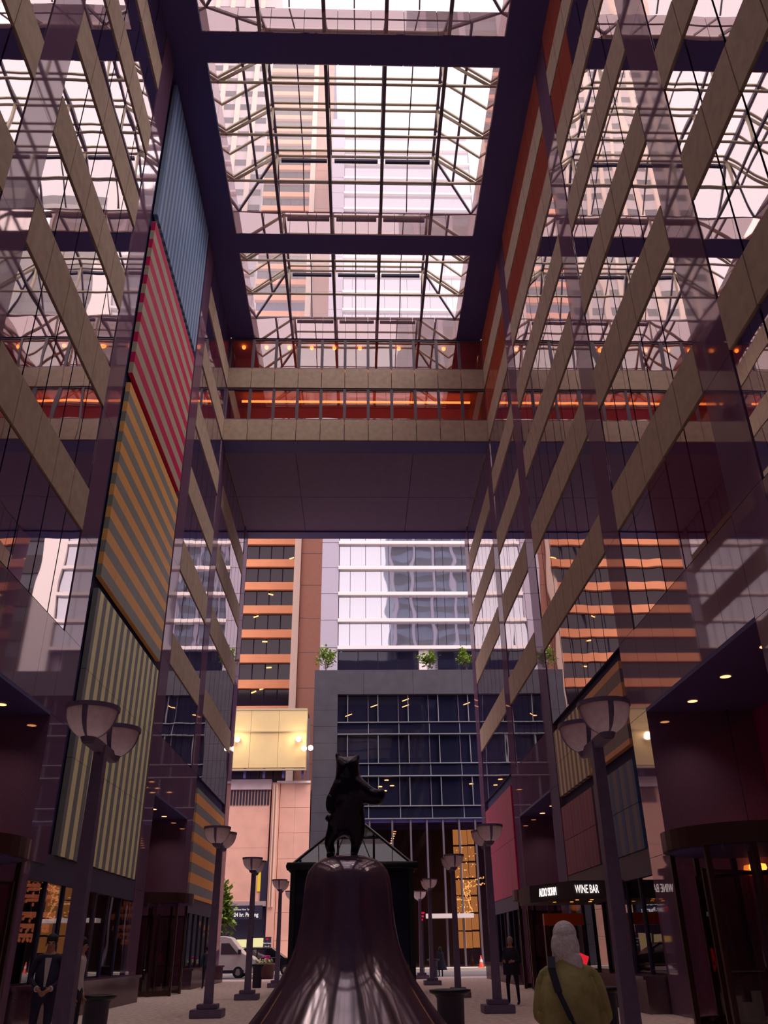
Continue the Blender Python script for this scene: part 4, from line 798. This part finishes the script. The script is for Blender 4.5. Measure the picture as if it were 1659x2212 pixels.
# ------------------------------------------------------------------ people
SKIN_ = pmat('skin', (176, 124, 104), 0.55); HAIRW = pmat('white_hair', (255, 240, 244), 0.7, grain=0.2, gscale=40, bump=0.4); HAIRD = pmat('dark_hair', (30, 24, 30), 0.6); HAIRG = pmat('grey_hair', (150, 140, 138), 0.7)
NAVY = pmat('dark_suit', (44, 40, 68), 0.8); BLACKC = pmat('black_cloth', (38, 34, 54), 0.85); SHIRT = pmat('white_shirt', (205, 192, 192), 0.8); OLIVE = pmat('olive_jacket', (176, 168, 108), 0.75, grain=0.22, gscale=9, bump=0.5); COATB = pmat('blue_coat', (44, 60, 92), 0.8); SHOE = pmat('black_shoe', (18, 16, 22), 0.4); EYE = pmat('eye_dark', (20, 16, 18), 0.3); LIP = pmat('lip', (140, 80, 76), 0.5)
def person(loc, rz, h, label, top, legs, hair, pose='hang', hair_style='short', stance=0.10, lean=0.0):
    k = h / 1.75
    e = empty('person', loc, rz); tag(e, label, 'person')
    V, E_ = [], []
    def v(x, y, z, r, r2=None): V.append((x * k, y * k, z * k, r * k, (r2 or r) * k)); return len(V) - 1
    def ln(*i): E_.extend(zip(i, i[1:]))
    pel = v(0, 0, 0.95, 0.155, 0.115); wa = v(0, lean * 0.2, 1.10, 0.135, 0.10); chs = v(0, lean * 0.5, 1.30, 0.165, 0.115); ck = v(0, lean * 0.8, 1.43, 0.11, 0.085); nk = v(0, lean, 1.51, 0.055, 0.055)
    hd = v(0, lean + 0.015, 1.60, 0.072, 0.085); hd2 = v(0, lean + 0.005, 1.69, 0.07, 0.085); nose = v(0, lean + 0.115, 1.615, 0.012)
    ln(pel, wa, chs, ck, nk, hd, hd2); ln(hd, nose)
    for s in (-1, 1):
        hip = v(s * 0.10, 0, 0.88, 0.095); kn = v(s * (stance + 0.005), 0.015, 0.50, 0.062); an = v(s * (stance + 0.01), -0.02, 0.085, 0.042); to = v(s * (stance + 0.03), 0.14, 0.045, 0.038); ln(pel, hip, kn, an, to)
        sh = v(s * 0.185, lean * 0.8, 1.42, 0.062)
        if pose == 'hang': el = (s * 0.235, lean * 0.6 - 0.02, 1.13); wr_ = (s * 0.25, 0.04, 0.89)
        elif pose == 'clasp': el = (s * 0.25, -0.02, 1.14); wr_ = (s * 0.09, 0.2, 1.0)
        else: el = (s * 0.25, 0.02, 1.14); wr_ = (s * 0.14, 0.22, 1.12)
        ei = v(*el, 0.046); wi = v(*wr_, 0.031); ln(ck, sh, ei, wi)
        dv = (Vector(wr_) - Vector(el)).normalized(); sd = Vector((0, 1, 0)) if pose == 'hang' else Vector((0, 0, 1))
        pm = Vector(wr_) + dv * 0.06; pi_ = v(*pm, 0.036, 0.024); ln(wi, pi_)
        for q, off in enumerate((-0.028, -0.009, 0.01, 0.028)):
            a = pm + dv * 0.05 + sd * off; b = a + dv * (0.045, 0.055, 0.052, 0.042)[q] + Vector((-s * 0.018, 0, 0)); ai = v(*a, 0.010); bi = v(*b, 0.008); ln(pi_, ai, bi)
        ta = pm + sd * 0.045 + dv * 0.0; tb = ta + dv * 0.035 + sd * 0.015; ai = v(*ta, 0.011); bi = v(*tb, 0.009); ln(pi_, ai, bi)
    o = skin('body', V, E_, top, e, sub=1)
    me = o.data; me.materials.clear()
    for m in (top, legs, SKIN_, SHOE): me.materials.append(m)
    for p in me.polygons:
        c = p.center / k
        if c.z > 1.485: p.material_index = 2
        elif c.z < 0.075: p.material_index = 3
        elif c.z < 0.98 and abs(c.x) < 0.2 and c.y < 0.15: p.material_index = 1
        if pose == 'hang' and abs(c.x) > 0.2 and c.z < 0.9: p.material_index = 2
        if pose == 'clasp' and c.y > 0.185: p.material_index = 2
        if pose == 'hold' and c.y > 0.2: p.material_index = 2
    hc = (0, (lean - 0.012) * k, 1.685 * k)
    m = MB(); m.ball(hc, 0.102 * k, (0.86, 1.0, 0.9), 18)
    if hair_style == 'long': m.ball((0, (lean - 0.045) * k, 1.60 * k), 0.105 * k, (1.0, 0.75, 1.25), 18); m.ball((0.035 * k, (lean - 0.07) * k, 1.50 * k), 0.08 * k, (1.1, 0.6, 1.0), 14); m.ball((-0.05 * k, (lean - 0.05) * k, 1.53 * k), 0.06 * k, (0.9, 0.7, 1.2), 12)
    hr = m.build('hair', hair, e, True)
    for s in (-1, 1):
        MB().ball((s * 0.032 * k, (lean + 0.092) * k, 1.635 * k), 0.011 * k, seg=8).build('eye', EYE, e); MB().ball((s * 0.082 * k, (lean + 0.0) * k, 1.62 * k), 0.026 * k, (0.4, 0.8, 1.2), 8).build('ear', SKIN_, e)
    MB().ball((0, (lean + 0.094) * k, 1.565 * k), 0.02 * k, (1.1, 0.4, 0.35), 8).build('mouth', LIP, e)
    return e, k
def cloth(parent, rings, mat, name, seg=28, fold=0.02, seed=1):
    """garment lofted through ellipse rings (cx, cy, z, rx, ry) with soft folds"""
    rnd = random.Random(seed); ph = [rnd.uniform(0, 6) for _ in range(6)]; b = MB(); R_ = []
    for j, (cx, cy, z, rx, ry) in enumerate(rings):
        t = j / (len(rings) - 1); row = []
        for i in range(seg):
            a = math.tau * i / seg; f = 1 + fold * (math.sin(3 * a + ph[0] + 4 * t) + 0.7 * math.sin(5 * a + ph[1] - 5 * t) + 0.5 * math.sin(8 * a + ph[2] + 3 * t)); row.append(b.bm.verts.new((cx + rx * f * math.cos(a), cy + ry * f * math.sin(a), z)))
        R_.append(row)
    for p, q in zip(R_, R_[1:]):
        for i in range(seg): b.bm.faces.new((p[i], p[(i + 1) % seg], q[(i + 1) % seg], q[i]))
    o = b.build(name, mat, parent, True); m = o.modifiers.new('sub', 'SUBSURF'); m.levels = 1; m.render_levels = 1
    return o
PI = math.pi
# man in dark suit, hands clasped, facing the camera
g = Vector((-5.15, 16.0, 0)); e, k = person(g, PI + 0.2, 1.84, 'man in a dark suit and open collar standing with hands clasped', NAVY, NAVY, HAIRD, 'clasp')
MB().slab([(-0.05, 0.125, 1.5), (0.05, 0.125, 1.5), (0.015, 0.135, 1.08), (-0.015, 0.135, 1.08)], 0.012).build('shirt_front', SHIRT, e)
for s in (-1, 1): MB().tube((s * 0.115, 0.185, 1.06), (s * 0.10, 0.205, 1.05), 0.045).build('shirt_cuff', SHIRT, e)
cloth(e, [(0, 0, 0.86, 0.2, 0.15), (0, 0, 1.1, 0.175, 0.135), (0, 0, 1.3, 0.2, 0.14), (0, 0, 1.45, 0.17, 0.11), (0, 0, 1.5, 0.07, 0.075)], NAVY, 'jacket', fold=0.012)
person((at(171, 2090, 16.9).x, 16.9, 0), -PI / 2, 1.80, 'man in a white shirt half hidden behind the tall lamp post', SHIRT, BLACKC, HAIRD, 'hang')
person((-7.3, 46.0, 0), 0.3, 1.78, 'person in a blue coat standing near the far left lamp post', COATB, BLACKC, HAIRD, 'hang')
e, k = person((4.75, 29.6, 0), PI - 0.5, 1.86, 'man in black with grey hair standing by the lamp post', BLACKC, BLACKC, HAIRG, 'hold', stance=0.14)
cloth(e, [(0, 0, 0.82, 0.27, 0.19), (0, 0, 1.1, 0.27, 0.19), (0, 0, 1.35, 0.27, 0.18), (0, 0, 1.5, 0.18, 0.13), (0, 0, 1.55, 0.075, 0.08)], BLACKC, 'jacket', fold=0.015, seed=4)
e, k = person((5.3, 61.8, -0.06), 0.2, 1.74, 'woman in a long dark coat near the street', BLACKC, BLACKC, HAIRD, 'hang', 'long')
cloth(e, [(0, 0, 0.42, 0.42, 0.3), (0, 0, 0.8, 0.31, 0.22), (0, 0, 1.1, 0.23, 0.17), (0, 0, 1.35, 0.24, 0.15), (0, 0, 1.49, 0.09, 0.09)], BLACKC, 'coat', fold=0.03, seed=3)
# white-haired woman in the olive jacket, seen from behind
e, k = person((1.48, 6.75, 0), -0.35, 1.70, 'white-haired woman in an olive jacket seen from behind', OLIVE, BLACKC, HAIRW, 'hold', 'long', lean=0.05)
cloth(e, [(0.0, -0.02, 0.80, 0.20, 0.18), (0.0, -0.02, 0.95, 0.21, 0.19), (0.0, -0.02, 1.12, 0.205, 0.18), (0.0, 0.0, 1.28, 0.19, 0.165), (0.0, 0.02, 1.37, 0.165, 0.14), (0.0, 0.035, 1.43, 0.115, 0.11), (0.0, 0.04, 1.47, 0.09, 0.10), (0, 0.045, 1.50, 0.085, 0.09)], OLIVE, 'jacket', 40, 0.03, 8)
for s in (-1, 1):
    b = MB(); b.tube((s * 0.125, 0.03, 1.36), (s * 0.175, 0.0, 1.12), 0.068, 0.07, 14); b.tube((s * 0.175, 0.0, 1.13), (s * 0.11, 0.2, 1.09), 0.07, 0.055, 14); b.ball((s * 0.175, 0, 1.125), 0.071); b.ball((s * 0.125, 0.03, 1.36), 0.069); b.build('sleeve', OLIVE, e, True)
sg_ = empty('shoulder_bag', (1.48, 6.75, 0.0), -0.35); tag(sg_, 'dark grey bag on a crossbody strap over the olive jacket', 'bag')
DGB = pmat('bag_cloth', (44, 44, 62), 0.8, grain=0.1, gscale=20)
st = MB(); P_ = [(-0.1, -0.04, 1.49), (-0.09, -0.14, 1.42), (-0.045, -0.215, 1.28), (0.03, -0.245, 1.12), (0.12, -0.25, 0.98)]
for a, b in zip(P_, P_[1:]): st.bar(a, b, 0.05, 0.012)
st.build('strap', DGB, sg_); MB().box(-0.17, 0.17, -0.07, 0.07, -0.16, 0.16, bevel=0.04).build('bag_body', DGB, sg_, loc=(0.14, -0.3, 0.90)); MB().box(-0.05, 0.05, -0.01, 0.01, -0.02, 0.02, Matrix.Rotation(-0.6, 3, 'Y')).build('red_tag', pmat('red_tag', (220, 80, 60), 0.5), sg_, loc=(0.26, -0.375, 0.98))
